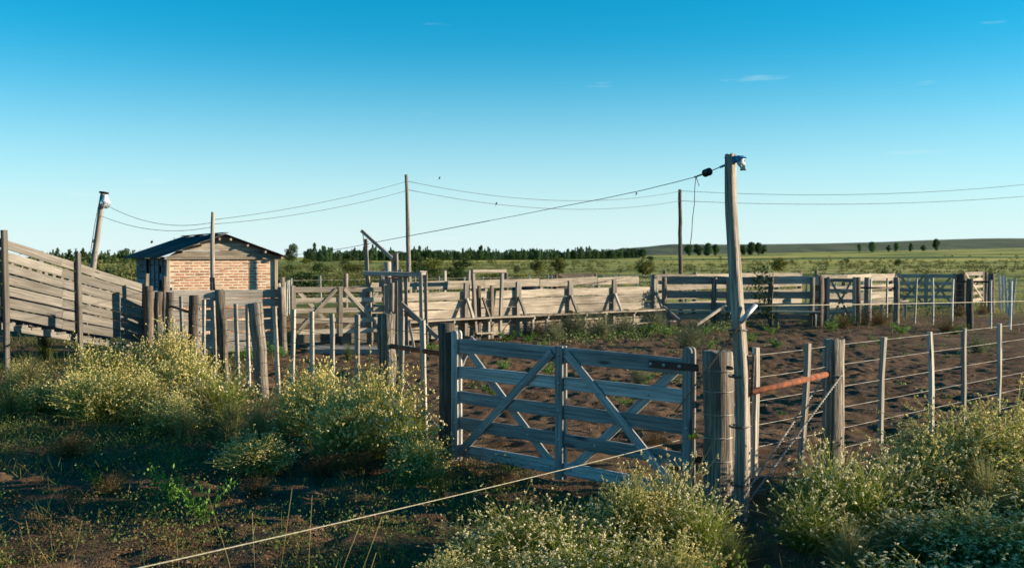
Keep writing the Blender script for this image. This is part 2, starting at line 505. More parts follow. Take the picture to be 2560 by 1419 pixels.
M_TWIG = simple('grey_twig', (0.16, 0.135, 0.11), 0.9, 0, 0.4, 8)

# ================================================================ GROUND
def soil_material():
    m, nt, bs, out = new_mat('soil')
    tc = N(nt, 'ShaderNodeTexCoord'); P = tc.outputs['Object']
    sep = N(nt, 'ShaderNodeSeparateXYZ'); nt.links.new(P, sep.inputs[0])
    n1 = noise(nt, P, 1.1, 5, 0.6); n2 = noise(nt, P, 9.0, 5, 0.65); n3 = noise(nt, P, 60.0, 3, 0.6)
    soil = ramp(nt, n1, [(0.3, (0.075, 0.042, 0.024)), (0.55, (0.14, 0.082, 0.047)), (0.75, (0.22, 0.138, 0.080))])
    soil = mixc(nt, maprange(nt, n2, 0.45, 0.72, 0, 0.6), soil, (0.034, 0.021, 0.014))
    soil = mixc(nt, maprange(nt, n3, 0.60, 0.70, 0, 0.5), soil, (0.26, 0.19, 0.125))
    # thin moss-green flush of seedlings
    n4 = noise(nt, mapping(nt, P, (0.55, 0.8, 1)), 1.0, 5, 0.7)
    soil = mixc(nt, maprange(nt, n4, 0.56, 0.70, 0, 0.55), soil, (0.075, 0.082, 0.028))
    # open range beyond the yards: grass and straw in long bands
    b1 = noise(nt, mapping(nt, P, (0.006, 0.05, 1)), 1.0, 4, 0.6)
    b2 = noise(nt, mapping(nt, P, (0.0016, 0.014, 1)), 1.0, 4, 0.6)
    n5 = noise(nt, P, 0.25, 5, 0.65)
    field = ramp(nt, b1, [(0.38, (0.060, 0.088, 0.02)), (0.47, (0.17, 0.20, 0.042)), (0.54, (0.35, 0.33, 0.085)), (0.63, (0.52, 0.43, 0.15))])
    field = mixc(nt, maprange(nt, n5, 0.4, 0.7, 0, 0.6), field, (0.060, 0.072, 0.024))
    far = ramp(nt, b2, [(0.40, (0.060, 0.105, 0.025)), (0.48, (0.22, 0.25, 0.055)), (0.55, (0.48, 0.41, 0.10)), (0.63, (0.60, 0.42, 0.11))])
    field = mixc(nt, maprange(nt, sep.outputs['Y'], 150, 330), field, far)
    c = mixc(nt, maprange(nt, sep.outputs['Y'], 33, 44), soil, field)
    nt.links.new(c, bs.inputs['Base Color']); bs.inputs['Roughness'].default_value = 0.95
    bs.inputs['Specular IOR Level'].default_value = 0.1
    h = N(nt, 'ShaderNodeMath', operation='ADD'); nt.links.new(n2, h.inputs[0]); nt.links.new(n3, h.inputs[1])
    bump(nt, bs, h.outputs[0], 0.8, 0.03)
    return m
M_SOIL = soil_material()
def axis(lo, fine_lo, fine_hi, hi, step, grow):
    v = list(np.arange(fine_lo, fine_hi + step / 2, step))
    s = step
    while v[-1] < hi: s *= grow; v.append(v[-1] + s)
    s = step; a = []
    x = fine_lo
    while x > lo: s *= grow; x -= s; a.append(x)
    return np.array(a[::-1] + v)
xs = axis(-6000, -7.5, 7.5, 6000, 0.045, 1.045)
ys = axis(-120, 4.0, 18, 7000, 0.045, 1.032)
GX, GY = np.meshgrid(xs, ys)
GZ = terrain(GX, GY)
nx, ny = len(xs), len(ys)
idx = np.arange(nx * ny).reshape(ny, nx)
Q = np.stack([idx[:-1, :-1], idx[:-1, 1:], idx[1:, 1:], idx[1:, :-1]], -1).reshape(-1, 4)
ground = link('ground', mesh_np('ground', np.stack([GX, GY, GZ], -1).reshape(-1, 3), Q, None, M_SOIL, True))
tag(ground, kind='structure')

# ---------------------------------------------------------------- hill on the right horizon
def hill_material():
    m, nt, bs, out = new_mat('scrub_hill')
    tc = N(nt, 'ShaderNodeTexCoord'); P = tc.outputs['Object']
    n1 = noise(nt, mapping(nt, P, (0.02, 0.004, 0.02)), 1.0, 6, 0.7)
    n2 = noise(nt, mapping(nt, P, (0.003, 0.001, 0.03)), 1.0, 4, 0.6)
    c = ramp(nt, n1, [(0.38, (0.030, 0.046, 0.020)), (0.5, (0.068, 0.088, 0.034)), (0.64, (0.13, 0.145, 0.06))])
    c = mixc(nt, maprange(nt, n2, 0.45, 0.7, 0, 0.5), c, (0.12, 0.125, 0.06))
    nt.links.new(c, bs.inputs['Base Color']); bs.inputs['Roughness'].default_value = 1.0
    bump(nt, bs, n1, 1.0, 6.0); return m
def hill_height(px):                 # skyline height in pixels above the eye line, by bearing
    pts = [(1380, -6), (1560, 20), (1640, 26), (1660, 30), (1760, 29), (1900, 30), (2050, 32), (2200, 36), (2300, 40), (2420, 44), (2560, 44), (2900, 50), (3800, 55)]
    return np.interp(px, [p[0] for p in pts], [p[1] for p in pts])
hx = np.linspace(100, 4400, 170); hy = np.linspace(1500, 3600, 26)
HX, HY = np.meshgrid(hx, hy)
crest = EYE + hill_height(CX + FPX * hx / 3000.0) / FPX * 3000.0
prof = sstep(1500, 3000, hy) * (1 - 0.15 * sstep(3000, 3600, hy))
HZ = terrain(HX, HY) * 0.4 + crest[None, :] * prof[:, None] + 10 * fbm(HX * .004, HY * .004, 4, 40) * prof[:, None] - 2 * (1 - prof[:, None])
HZ = np.minimum(HZ, crest[None, :] * (0.06 + 0.94 * prof[:, None]) + 1.5)
idx = np.arange(HX.size).reshape(HX.shape)
Q = np.stack([idx[:-1, :-1], idx[:-1, 1:], idx[1:, 1:], idx[1:, :-1]], -1).reshape(-1, 4)
tag(link('hill', mesh_np('hill', np.stack([HX, HY, HZ], -1).reshape(-1, 3), Q, None, hill_material(), True)), kind='structure')

# ================================================================ FOLIAGE GENERATORS
def leaf_cards(C, size, rng, up=0.4):
    """one small bent leaf card (2 triangles) at every point of C"""
    n = len(C)
    d = rng.normal(size=(n, 3)); d[:, 2] += up; d /= np.linalg.norm(d, axis=1)[:, None]
    s = rng.normal(size=(n, 3)); s -= (s * d).sum(1)[:, None] * d; s /= np.linalg.norm(s, axis=1)[:, None]
    sz = size * rng.uniform(0.6, 1.4, n)[:, None]
    V = np.stack([C - d * sz, C + s * sz * .55, C + d * sz, C - s * sz * .55], 1).reshape(-1, 3)
    return V, np.arange(n * 4).reshape(-1, 4)
def crown_points(n, lobes, rng, fill=0.45):
    """points in a set of ellipsoid lobes ((x,y,z),(rx,ry,rz)), denser towards the skin"""
    w = np.array([r[0] * r[1] * r[2] for _, r in lobes]) ** 0.7; w /= w.sum()
    k = rng.choice(len(lobes), n, p=w)
    c = np.array([l[0] for l in lobes])[k]; r = np.array([l[1] for l in lobes])[k]
    d = rng.normal(size=(n, 3)); d /= np.linalg.norm(d, axis=1)[:, None]
    rad = rng.uniform(fill, 1.0, n) ** 0.5
    return c + d * r * rad[:, None]
def tree_mesh(h, w, n, leaf, seed, mat, lobes=9, low=0.15):
    rng = np.random.default_rng(seed)
    L = []
    for i in range(lobes):
        a = rng.uniform(0, 6.28); q = rng.uniform(0.0, 0.62); z = rng.uniform(low + .12, 0.86)
        f = math.sin(math.pi * min(1, max(0.12, (z - low * .6) / (1 - low * .6)))) ** .6
        s = rng.uniform(0.22, 0.42)
        L.append(((math.cos(a) * q * w / 2 * f, math.sin(a) * q * w / 2 * f, z * h), (s * w / 2, s * w / 2, s * h * .42)))
    L.append(((0, 0, h * .5), (w * .28, w * .28, h * .33)))
    V, Q = leaf_cards(crown_points(n, L, rng), leaf, rng)
    return mesh_np('crown', V, Q, None, mat), L
def trunk_mesh(h, r, lobes, mat):
    V, Q = [], []
    def limb(a, b, r0, r1, n=4, sides=6):
        o = len(V); a, b = Vector(a), Vector(b)
        for i in range(n + 1):
            p = a.lerp(b, i / n); rr = r0 + (r1 - r0) * i / n
            jit = 0 if i == 0 else r0 * .5
            p = p + Vector((random.uniform(-jit, jit), random.uniform(-jit, jit), 0))
            for k in range(sides):
                th = 6.283 * k / sides; V.append((p.x + rr * math.cos(th), p.y + rr * math.sin(th), p.z))
        for i in range(n):
            for k in range(sides):
                k2 = (k + 1) % sides; Q.append((o + i * sides + k, o + i * sides + k2, o + (i + 1) * sides + k2, o + (i + 1) * sides + k))
    limb((0, 0, -.15), (0, 0, h * .55), r, r * .55)
    for c, _ in lobes[:6]: limb((0, 0, h * .22), c, r * .5, r * .12)
    return mesh_np('trunk', V, np.array(Q), None, mat, True)
def make_tree(h, w, n, leaf, seed, mat, **k):
    cm, L = tree_mesh(h, w, n, leaf, seed, mat, **k)
    return cm, trunk_mesh(h, h * .028, L, M_BARK)
def place_tree(proto, name, label, cat, x, y, s=1.0, sz=None, rz=None, group=None, z=None):
    z = hz(x, y) if z is None else z
    t = thing(name, label, cat, (x, y, z - 0.03), group)
    for me, nm in zip(proto, ('crown', 'trunk')):
        if me is None: continue
        M = Matrix.Translation((x, y, z - 0.03)) @ Matrix.Rotation(random.uniform(0, 6.28) if rz is None else rz, 4, 'Z') @ Matrix.Diagonal((s, s, sz or s, 1))
        link(nm, me, t, M)
    return t

# ---------------------------------------------------------------- far poplar belt and groves
def poplar_mesh(h, r, seed, n=1500):
    rng = np.random.default_rng(seed)
    z = rng.uniform(0.04, 1.0, n); prof = np.minimum(1, (1 - z) * (2.0 + .5 * (seed % 3))) ** .6 * np.minimum(1, .45 + z * 2.2)
    a = rng.uniform(0, 6.28, n); q = np.sqrt(rng.uniform(.25, 1, n)) * r * prof * (1 + .35 * np.sin(z * 17 + seed))
    C = np.stack([q * np.cos(a), q * np.sin(a), z * h], 1)
    V, Q = leaf_cards(C, 0.30, rng, 1.6)
    return mesh_np('poplar', V, Q, None, M_LEAFP)
POP = [poplar_mesh(10 + i * .5, 1.25 + .2 * (i % 3), 70 + i) for i in range(5)]
k = 0
def poplar(px, d, s):
    global k
    p = gx(px, d)
    o = link('poplar_tree', POP[k % 5], None, Matrix.Translation((p.x, d, hz(p.x, d) - .2)) @ Matrix.Rotation(random.uniform(0, 6), 4, 'Z') @ Matrix.Diagonal((s * random.uniform(.85, 1.25), s * 1.1, s * random.uniform(.8, 1.12), 1)))
    k += 1
    return o
for i in range(190):                 # the belt: recedes from behind the big round tree to the right
    f = (i + random.uniform(-.4, .4)) / 190
    px = 770 + f * 830; d = 430 + f * 330 + random.uniform(-8, 18)
    h = 0.46 + 0.22 * f + 0.08 * math.sin(f * 40) + (0.12 if random.random() < .16 else 0)
    if f > .9: h *= 0.86
    tag(poplar(px, d, h), 'dark green slender poplar in the long far tree belt', 'tree', 'poplars of the long far belt')
for i in range(34):
    f = i / 34
    px = 118 + f * 222 + random.uniform(-3, 3); d = 330 + random.uniform(0, 30)
    tag(poplar(px, d, .36 + .08 * random.random()), 'dark slender poplar on the skyline left of the brick shed', 'tree', 'poplars on the skyline left of the shed')
# underwood that closes the foot of the belt
rng = np.random.default_rng(5)
f = rng.uniform(0, 1, 26000)
px = 760 + f * 840; d = 436 + f * 335 + rng.uniform(0, 30, 26000)
X = (px - CX) / FPX * d
C = np.stack([X, d, terrain(X, d) + rng.uniform(0, 1, 26000) ** 1.15 * (4.0 + 2.2 * f) * (.8 + .5 * vnoise(px * .09, f * 0, 3))], 1)
f2 = rng.uniform(0, 1, 1500); d2 = 350 + rng.uniform(0, 25, 1500); X2 = (118 + f2 * 225 - CX) / FPX * d2
C = np.concatenate([C, np.stack([X2, d2, terrain(X2, d2) + rng.uniform(0, 2.4, 1500)], 1)])
V, Q = leaf_cards(C, 0.42, rng, .8)
tag(link('belt_underwood', mesh_np('belt_underwood', V, Q, None, M_LEAFP)), 'dark underwood filling the foot of the far poplar belt', 'underwood', kind='stuff')

GROVE = [make_tree(9, 9, 2400, .34, 200 + i, M_LEAFP, lobes=12, low=0.0) for i in range(3)]
BIGT = make_tree(11, 13, 4200, .30, 210, M_LEAFD, lobes=14, low=.05)
def tree_px(proto, px, d, hpx, base_h, name, label, group=None, wide=1.0):
    p = gx(px, d); s = hpx * d / FPX / base_h
    return place_tree(proto, name, label, 'tree', p.x, d, s * wide, s, group=group)
tree_px(BIGT, 730, 330, 48, 11, 'broad_tree', 'broad round-crowned dark tree just right of the shed roof', wide=.95)
tree_px(GROVE[0], 775, 345, 36, 9, 'broad_tree', 'lower dark tree beside the broad round tree at the left end of the belt', wide=1.2)
tree_px(GROVE[1], 312, 250, 44, 9, 'broad_tree', 'rounded tree standing clear of the skyline beside the lamp pole')
tree_px(GROVE[2], 205, 300, 34, 9, 'broad_tree', 'rounded tree on the skyline above the loading ramp')
for i, (px, hp) in enumerate([(1722, 30), (1745, 32), (1768, 33), (1790, 29)]):
    tree_px(GROVE[i % 3], px, 880 + 9 * i, hp, 9, 'grove_tree', 'dark tree of the grove just right of the thin black pole', 'trees of the grove right of the thin black pole', 1.15)
for i, (px, hp) in enumerate([(1858, 28), (1876, 33), (1896, 31), (1908, 26)]):
    tree_px(GROVE[(i + 1) % 3], px, 880 + 9 * i, hp, 9, 'grove_tree', 'dark tree of the grove just right of the tall gate pole', 'trees of the grove right of the tall gate pole', 1.15)
for i, (px, hp, lab) in enumerate([(2149, 23, 'leftmost of the row of seven small trees under the hill'), (2180, 24, 'second from left in the row of seven small trees under the hill'), (2221, 22, 'third from left in the row of seven small trees under the hill'),
                                   (2241, 21, 'middle one in the row of seven small trees under the hill'), (2276, 21, 'fifth from left in the row of seven small trees under the hill'), (2308, 20, 'sixth from left in the row of seven small trees under the hill'), (2339, 27, 'tallest and rightmost of the row of seven small trees under the hill')]):
    tree_px(GROVE[(i * 2) % 3], px, 960 + (i * 37) % 50, hp * (1 + .15 * math.sin(i * 2.3)), 9, 'row_tree', lab, 'row of trees under the hill', (.75, 1.25, .9, 1.1, .8, 1.3, .95)[i])
for i in range(16):                  # rounder crowns that break up the belt
    f = (i + random.random()) / 16
    tree_px(GROVE[i % 3], 780 + f * 800, 420 + f * 330, random.uniform(16, 26), 9, 'belt_tree', 'rounded broadleaf tree at the front of the long far belt', 'rounded trees at the front of the belt', random.uniform(.9, 1.5))
tree_px(GROVE[0], 1606, 640, 26, 9, 'broad_tree', 'low rounded tree at the right end of the poplar belt', wide=1.5)

# ---------------------------------------------------------------- bushes on the open range
BUSH = [make_tree(2.4, 3.2, 1700, .085, 300 + i, M_LEAFD, low=0.0) for i in range(2)] + [make_tree(2.2, 3.0, 1500, .085, 310 + i, M_LEAFO, low=0.0) for i in range(2)]
def bush_px(k, px, base_py, hpx, label, wide=1.0):
    d = EYE * FPX / (base_py - 642); p = gx(px, d); bh = 2.4 if k < 2 else 2.2
    s = hpx * d / FPX / bh
    return place_tree(BUSH[k], 'range_bush', label, 'bush', p.x, d, s * wide, s)
bush_px(0, 1150, 684, 62, 'dense round dark green bush standing in the scrub below the poplar belt', .95)
bush_px(2, 1075, 688, 56, 'yellow-green bush between the thin wooden pole and the dense round bush', 1.1)
bush_px(0, 1040, 680, 46, 'dark bush directly beside the thin wooden pole', .8)
bush_px(2, 1340, 684, 46, 'feathery olive bush, left one of a pair above the race', .9)
bush_px(3, 1398, 685, 46, 'feathery olive bush, right one of a pair above the race', .95)
bush_px(2, 1606, 690, 56, 'olive green bush left of the thin black pole', 1.0)
bush_px(3, 1948, 682, 38, 'yellowish bush right of the tall gate pole', 1.3)
bush_px(1, 2245, 664, 22, 'dark upright bush in the grass below the row of small trees', 1.0)
bush_px(1, 2118, 660, 16, 'small dark bush in the grass left of the row of small trees', 1.0)
bush_px(0, 860, 668, 22, 'small green bush in the scrub right of the shed', 1.4)
bush_px(3, 765, 660, 16, 'pale bush at the foot of the broad round tree', 1.8)
bush_px(1, 1292, 680, 26, 'small dark bush left of the feathery pair', .8)
bush_px(0, 1625, 652, 12, 'flat dark bush beside the end of the poplar belt', 2.2)

for i in range(26):                  # knee to shoulder high bushes scattered through the scrub
    d_ = 46 * (135 / 46.) ** ((i * .618) % 1.0); px_ = 705 + 690 * ((i * .377 + .11) % 1.0)
    p = gx(px_, d_); s_ = random.uniform(.42, .66)
    place_tree(BUSH[i % 4], 'scrub_bush', 'one of the rounded bushes scattered through the scrub between shed and feathery pair', 'bush', p.x, d_, s_ * random.uniform(1.0, 1.5), s_, group='rounded bushes in the scrub right of the shed')
for i in range(12):
    d_ = 40 + 55 * ((i * .618) % 1.0); px_ = 60 + 300 * ((i * .377 + .3) % 1.0)
    p = gx(px_, d_); s_ = random.uniform(.45, .7)
    place_tree(BUSH[i % 4], 'scrub_bush', 'one of the rounded bushes scattered behind the loading ramp', 'bush', p.x, d_, s_ * 1.2, s_, group='rounded bushes behind the ramp')
# low scrub of the range: one mass
rng = np.random.default_rng(8)
Cs, Ss = [], []
def scrub(n, px0, px1, d0, d1, h0, h1, per, leaf):
    d = d0 * (d1 / d0) ** rng.uniform(0, 1, n); px = rng.uniform(px0, px1, n); X = (px - CX) / FPX * d
    keep = fbm(X * .06, d * .025, 3, 77) + rng.uniform(-.22, .22, n) > 0.02
    for x, y in zip(X[keep], d[keep]):
        h = rng.uniform(h0, h1); w = h * rng.uniform(.7, 1.3)
        p = rng.normal(size=(per, 3)) * (w * .42, w * .42, h * .30); p[:, 2] = np.abs(p[:, 2]) * 1.35 + .05
        Cs.append(p + (x, y, hz(x, y))); Ss.append(np.full(per, leaf * h))
scrub(380, 620, 1400, 44, 95, .4, 1.1, 420, .05)
scrub(460, 600, 1420, 90, 240, .5, 1.15, 180, .07)
scrub(500, -150, 480, 34, 160, .8, 1.9, 170, .060)
scrub(420, 1300, 2750, 52, 140, .25, .7, 140, .075)
scrub(1200, 1250, 2800, 120, 420, .4, 1.0, 50, .14)
scrub(400, 600, 2800, 260, 650, .6, 1.4, 40, .20)
C = np.concatenate(Cs); S = np.concatenate(Ss)
V, Q = leaf_cards(C, S[:, None] if False else 1.0, rng, .5)
Vc = V.reshape(-1, 4, 3); Vc = C[:, None, :] + (Vc - C[:, None, :]) * S[:, None, None]
tag(link('range_scrub', mesh_np('range_scrub', Vc.reshape(-1, 3), Q, None, M_SCRUB)), 'low olive scrub covering the open range behind the yards', 'scrub', kind='stuff')

# ================================================================ BRICK SHED
HC = Vector((-8.77, 26.0, 0)); GD = Vector((.866, .5, 0)); LD = Vector((-.5, .866, 0)); HW, HL, EAVE, APEX = 2.85, 4.3, 1.99, 2.50
def hp(u, v, z): return HC + GD * u + LD * v + Vector((0, 0, z))
shed = thing('brick_shed', 'small brick shed with a dark corrugated gable roof behind the plank fence', 'shed', HC)
HM = Matrix((GD, LD, Vector((0, 0, 1)))).transposed().to_4x4()       # local x along the gable, y along the shed
def hbox(name, u0, u1, v0, v1, z0, z1, mat, parent=shed):
    V = [(x, y, z) for x in (u0 - (u0 + u1) / 2, u1 - (u0 + u1) / 2) for y in (v0 - (v0 + v1) / 2, v1 - (v0 + v1) / 2) for z in (z0 - (z0 + z1) / 2, z1 - (z0 + z1) / 2)]
    F = [(0, 1, 3, 2), (4, 6, 7, 5), (0, 4, 5, 1), (2, 3, 7, 6), (0, 2, 6, 4), (1, 5, 7, 3)]
    return link(name, mesh_np(name, V, np.array(F), None, mat), parent, Matrix.Translation(hp((u0 + u1) / 2, (v0 + v1) / 2, (z0 + z1) / 2)) @ HM)
gw = hbox('gable_wall', 0.06, HW - .06, 0.012, .20, -.1, EAVE - .03, M_MORTAR)
hbox('side_wall', HW - .2, HW, .21, HL, -.1, EAVE - .04, M_MORTAR)
hbox('rear_wall', .15, HW - .21, HL - .2, HL - .002, -.1, EAVE - .04, M_MORTAR)
# bricks, each its own piece
BL, BH, CP = .226, .047, .0725
def brick_mesh():
    x, y, z, c = BL / 2, .02, BH / 2, .006
    V = [(-x, y, -z), (x, y, -z), (x, y, z), (-x, y, z), (-x + c, -y, -z + c), (x - c, -y, -z + c), (x - c, -y, z - c), (-x + c, -y, z - c)]
    F = [(4, 5, 6, 7), (0, 1, 5, 4), (1, 2, 6, 5), (2, 3, 7, 6), (3, 0, 4, 7)]
    return mesh_np('brick', V, np.array(F), None, M_BRICK)
BM = brick_mesh()
zc = EAVE - .075; nb = 0
rows = 0
while zc > 0.02 and nb < 290:
    u = .19 - (BL + .022) / 2 * (rows % 2) + random.uniform(-.02, .02)
    while u < HW - .16:
        if u > .14:
            M = Matrix.Translation(hp(u, random.uniform(.022, .028), zc + random.uniform(-.004, .004))) @ HM @ Matrix.Rotation(random.uniform(-.012, .012), 4, 'Y')
            s = random.uniform(.86, 1.04)
            link('brick', BM, gw, M @ Matrix.Diagonal((s, 1, random.uniform(.8, 1.08), 1))); nb += 1
        u += BL + .024
    zc -= CP; rows += 1
# gable boards
zz = [EAVE - .02, EAVE + .17, EAVE + .38, APEX + .075]
def gable_u(z): 
    t = (z - EAVE) / (APEX - EAVE); t = max(0, min(1, t))
    return HW / 2 * t, HW - HW / 2 * t
for i in range(3):
    z0, z1 = zz[i] + .004, zz[i + 1] - .004
    a0, a1 = gable_u(z0 - .07); b0, b1 = gable_u(z1 - .07)
    if i == 0: a0, a1 = -.02, HW + .02
    prism(shed, 'gable_board', [(a0 - HW / 2, z0), (a1 - HW / 2, z0), (b1 - HW / 2, z1), (b0 - HW / 2, z1)], .03, Matrix.Translation(hp(HW / 2, -.012 + .004 * i, 0)) @ HM, M_PLANK)
plank(shed, 'wall_plate', hp(-.05, -.045, EAVE - .02), hp(HW + .05, -.045, EAVE - .02), .07, .05, M_PLANK)
for u in (.03, HW - .03): plank(shed, 'corner_post', hp(u, -.005, -.1), hp(u, -.005, EAVE - .07), .09, .09, M_PLANK, up=GD)
# left side of dark boards with window openings
hbox('interior_shade_sheet', .07, .10, .25, HL - .1, 0, EAVE - .1, M_DARKIN)  # near-black sheet that paints the unlit interior behind the window openings
for i in range(10):
    z0 = .03 + i * .195
    openings = [(0.5, 1.0)] if 5 <= i <= 6 or i == 8 else []
    openings = openings + ([(2.2, 2.75)] if i >= 5 else [])
    v = .14
    for (o0, o1) in openings + [(HL, HL)]:
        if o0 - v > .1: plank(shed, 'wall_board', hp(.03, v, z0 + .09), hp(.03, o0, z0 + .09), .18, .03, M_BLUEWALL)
        v = o1
for v in (.5, 1.0, 2.2, 2.75, 1.6): plank(shed, 'window_post', hp(0.0, v, 0), hp(0.0, v, EAVE - .06), .06, .04, M_BLUEWALL, up=LD)
# corrugated sheets
def sheet(u_e, z_e, u_r, z_r, v0, v1, lift):
    nu, nv = 3, 46
    V, Q = [], []
    for i in range(nu):
        f = i / (nu - 1)
        for j in range(nv):
            g = j / (nv - 1); v = v0 + (v1 - v0) * g
            V.append(tuple(hp(u_e + (u_r - u_e) * f, v, z_e + (z_r - z_e) * f + lift + .011 * math.sin(v / .076 * 6.283)) - hp(0, v0, z_e)))
    for i in range(nu - 1):
        for j in range(nv - 1):
            Q.append((i * nv + j, i * nv + j + 1, (i + 1) * nv + j + 1, (i + 1) * nv + j))
    o = link('roof_sheet', mesh_np('roof_sheet', V, np.array(Q), None, M_ROOF, True), shed, Matrix.Translation(hp(0, v0, z_e)))
    md = o.modifiers.new('gauge', 'SOLIDIFY'); md.thickness = .006
SL = (APEX - EAVE) / (HW / 2)
for i in range(6):
    v0 = -.28 + i * .83; v1 = v0 + .88
    if v0 > HL + .1: break
    lf = .035 + .012 * (i % 2) + random.uniform(0, .006)
    sheet(-.30, EAVE - .30 * SL + .05, HW / 2, APEX + .05, v0, v1, lf)
    sheet(HW + .22, EAVE - .22 * SL + .05, HW / 2, APEX + .05, v0, v1, lf)
plank(shed, 'ridge_cap', hp(HW / 2, -.30, APEX + .125), hp(HW / 2, HL + .3, APEX + .125), .14, .02, M_ROOF, up=GD)
for f in (.02, .33, .66, .97):
    for sgn in (0, 1):
        u = f * HW / 2 - .1 if sgn == 0 else HW - f * HW / 2 + .1
        z = EAVE + (f * HW / 2 - .1) * SL + .01
        plank(shed, 'purlin', hp(u, -.26, z), hp(u, .3, z), .06, .05, M_PLANK)

# ================================================================ FENCE AND GATE BUILDERS
def board_gate(name, label, A, B, rails, top, low, mat, w=.115, t=.026, style='V', bolts=False, stile=.085, grp=None, mid=True):
    A, B = Vector(A), Vector(B); e = (B - A).normalized(); L = (B - A).length
    n = Vector((e.y, -e.x, 0))
    if n.y > 0: n = -n                                  # towards the viewer's side
    g = thing(name, label, 'gate', A, grp)
    def pt(s, z, o=0): return A + e * s + n * o + Vector((0, 0, z))
    lay = t / 2 + .0125
    for z, rw in rails:
        plank(g, 'rail', pt(.0, z), pt(L, z), rw, t, mat, rough=.0025, bow=.004)
    for s in ([.0, L / 2, L] if mid else [.0, L]):
        for o in (lay, -lay):
            plank(g, 'stile', pt(s, low, o), pt(s, top if s != L / 2 else rails[0][0] + rails[0][1] / 2 + .012, o), stile, .023, mat, up=e, rough=.0015, round_end=(s != L / 2))
    zt, zb = rails[0][0] + .02, rails[-1][0] - .02
    dg = .078 if L > 2 else .06
    if style == 'V':
        for (s0, s1) in ((L / 2 - .085, .07), (L / 2 + .085, L - .07)):
            plank(g, 'brace', pt(s0, zt, lay), pt(s1, zb, lay), dg, .022, mat, rough=.0015)
        for (s0, s1) in ((.07, L / 2 - .08), (L - .07, L / 2 + .08)):
            plank(g, 'brace', pt(s0, zt, -lay), pt(s1, zb, -lay), dg, .022, mat, rough=.0015)
    else:
        plank(g, 'brace', pt(.06, zt, lay), pt(L - .06, zb, lay), dg, .022, mat)
        plank(g, 'brace', pt(L - .06, zt, -lay), pt(.06, zb, -lay), dg, .022, mat)
    if bolts:
        nn = Matrix((e, Vector((0, 0, 1)), n)).transposed().to_4x4()
        spots = []
        for z, _ in rails:
            for s in (.0, L / 2, L): spots.append((s, z, lay + .0115))
        for (s0, s1) in ((L / 2 - .085, .07), (L / 2 + .085, L - .07)):
            for f in (.04, .30, .53, .76): spots.append((s0 + (s1 - s0) * f, zt + (zb - zt) * f, lay + .011))
        for (s0, s1) in ((.07, L / 2 - .08), (L - .07, L / 2 + .08)):
            for f in (.02, .27, .74, .97): spots.append((s0 + (s1 - s0) * f, zt + (zb - zt) * f, t / 2))
        bm = None
        for s, z, o in spots:
            M = Matrix.Translation(pt(s, z, o)) @ nn
            if bm is None:
                ob = lathe(g, 'bolt', [(.013, -.002), (.013, .002), (.009, .006), (.0005, .0075)], M, M_GALV, 8); bm = ob.data
            else: link('bolt', bm, g, M)
    return g, pt, n, e, L
def wire_run(parent, pts, zs, r, mat, name='wire'):
    for z in zs:
        P = []
        for a, b in zip(pts[:-1], pts[1:]):
            seg = sag(Vector((a[0], a[1], z)), Vector((b[0], b[1], z)), random.uniform(.0, .012), 6)
            P += seg if not P else seg[1:]
        tube(parent, name, P, r, mat, 4)
def dropper(parent, p, z0, z1, w=.052, t=.038, mat=None, up=(1, 0, 0), lean=.012):
    j = Vector((random.gauss(0, lean), random.gauss(0, lean), 0))
    plank(parent, 'dropper', p + Vector((0, 0, z0)) - j, p + Vector((0, 0, z1)) + j, w, t, mat or M_DROP, up=up, rough=.002, bow=.006, segs=5)

# ---------------------------------------------------------------- front gate
PL, PR = Vector((-.634, 10.08, 0)), Vector((1.608, 7.96, 0))
e0 = (PR - PL).normalized(); n0 = Vector((e0.y, -e0.x, 0)); n0 = -n0 if n0.y > 0 else n0
GA, GB = PL + e0 * .15 + n0 * .02, PR - e0 * .255 + n0 * .02
fg, fpt, fn, fe, fL = board_gate('front_gate', 'grey timber farm gate with crossed braces standing nearest the viewer', GA, GB,
    [(1.135, .135), (.885, .118), (.64, .118), (.385, .118), (.125, .12)], 1.285, .03, M_GATE, style='V', bolts=True)
hs = plank(fg, 'hinge_strap', fpt(fL - .36, 1.13, .044), fpt(fL + .115, 1.13, .044), .058, .008, M_DARKIRON, rough=0)
for s in (.34, .21, .06):
    lathe(hs, 'rivet', [(.015, -.001), (.015, .003), (.009, .008), (.0005, .010)], Matrix.Translation(fpt(fL - s, 1.13, .0485)) @ Matrix((fe, Vector((0, 0, 1)), fn)).transposed().to_4x4(), M_GALV, 8)
plank(fg, 'hinge_strap', fpt(fL - .3, .39, -.044), fpt(fL + .115, .39, -.044), .055, .008, M_DARKIRON, rough=0)
plank(fg, 'latch_board', GA - fe * .0 + Vector((0, 0, .95)) - fn * .06, GA + fe * .17 + Vector((0, 0, 1.22)) - fn * .06, .06, .02, M_GATE)

# ---------------------------------------------------------------- wire fence left of the gate
F1 = thing('wire_fence', 'wire fence with wooden droppers running back from the left gate post', 'fence', PL)
FE = Vector((-5.04, 16.7, 0))
def lp(px): return online(PL, FE, px)
def zpx(px, py): return zat(py, lp(px).y)
SEEN = lp(425)
log(F1, 'post', PL + Vector((0, 0, -.1)), PL + Vector((-.02, 0, 1.345)), .095, .085, M_DARKPOST, 12, 8, .006, .10)
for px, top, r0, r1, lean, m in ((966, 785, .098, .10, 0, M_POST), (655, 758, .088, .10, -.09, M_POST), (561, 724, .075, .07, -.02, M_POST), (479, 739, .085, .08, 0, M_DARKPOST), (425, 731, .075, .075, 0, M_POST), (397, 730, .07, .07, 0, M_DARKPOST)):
    p = lp(px); log(F1, 'post', p + Vector((0, 0, -.1)), p + Vector((lean, 0, zpx(px, top))), r0, r1, m, 12, 9, .010, .12)
dirF = (FE - PL).normalized()
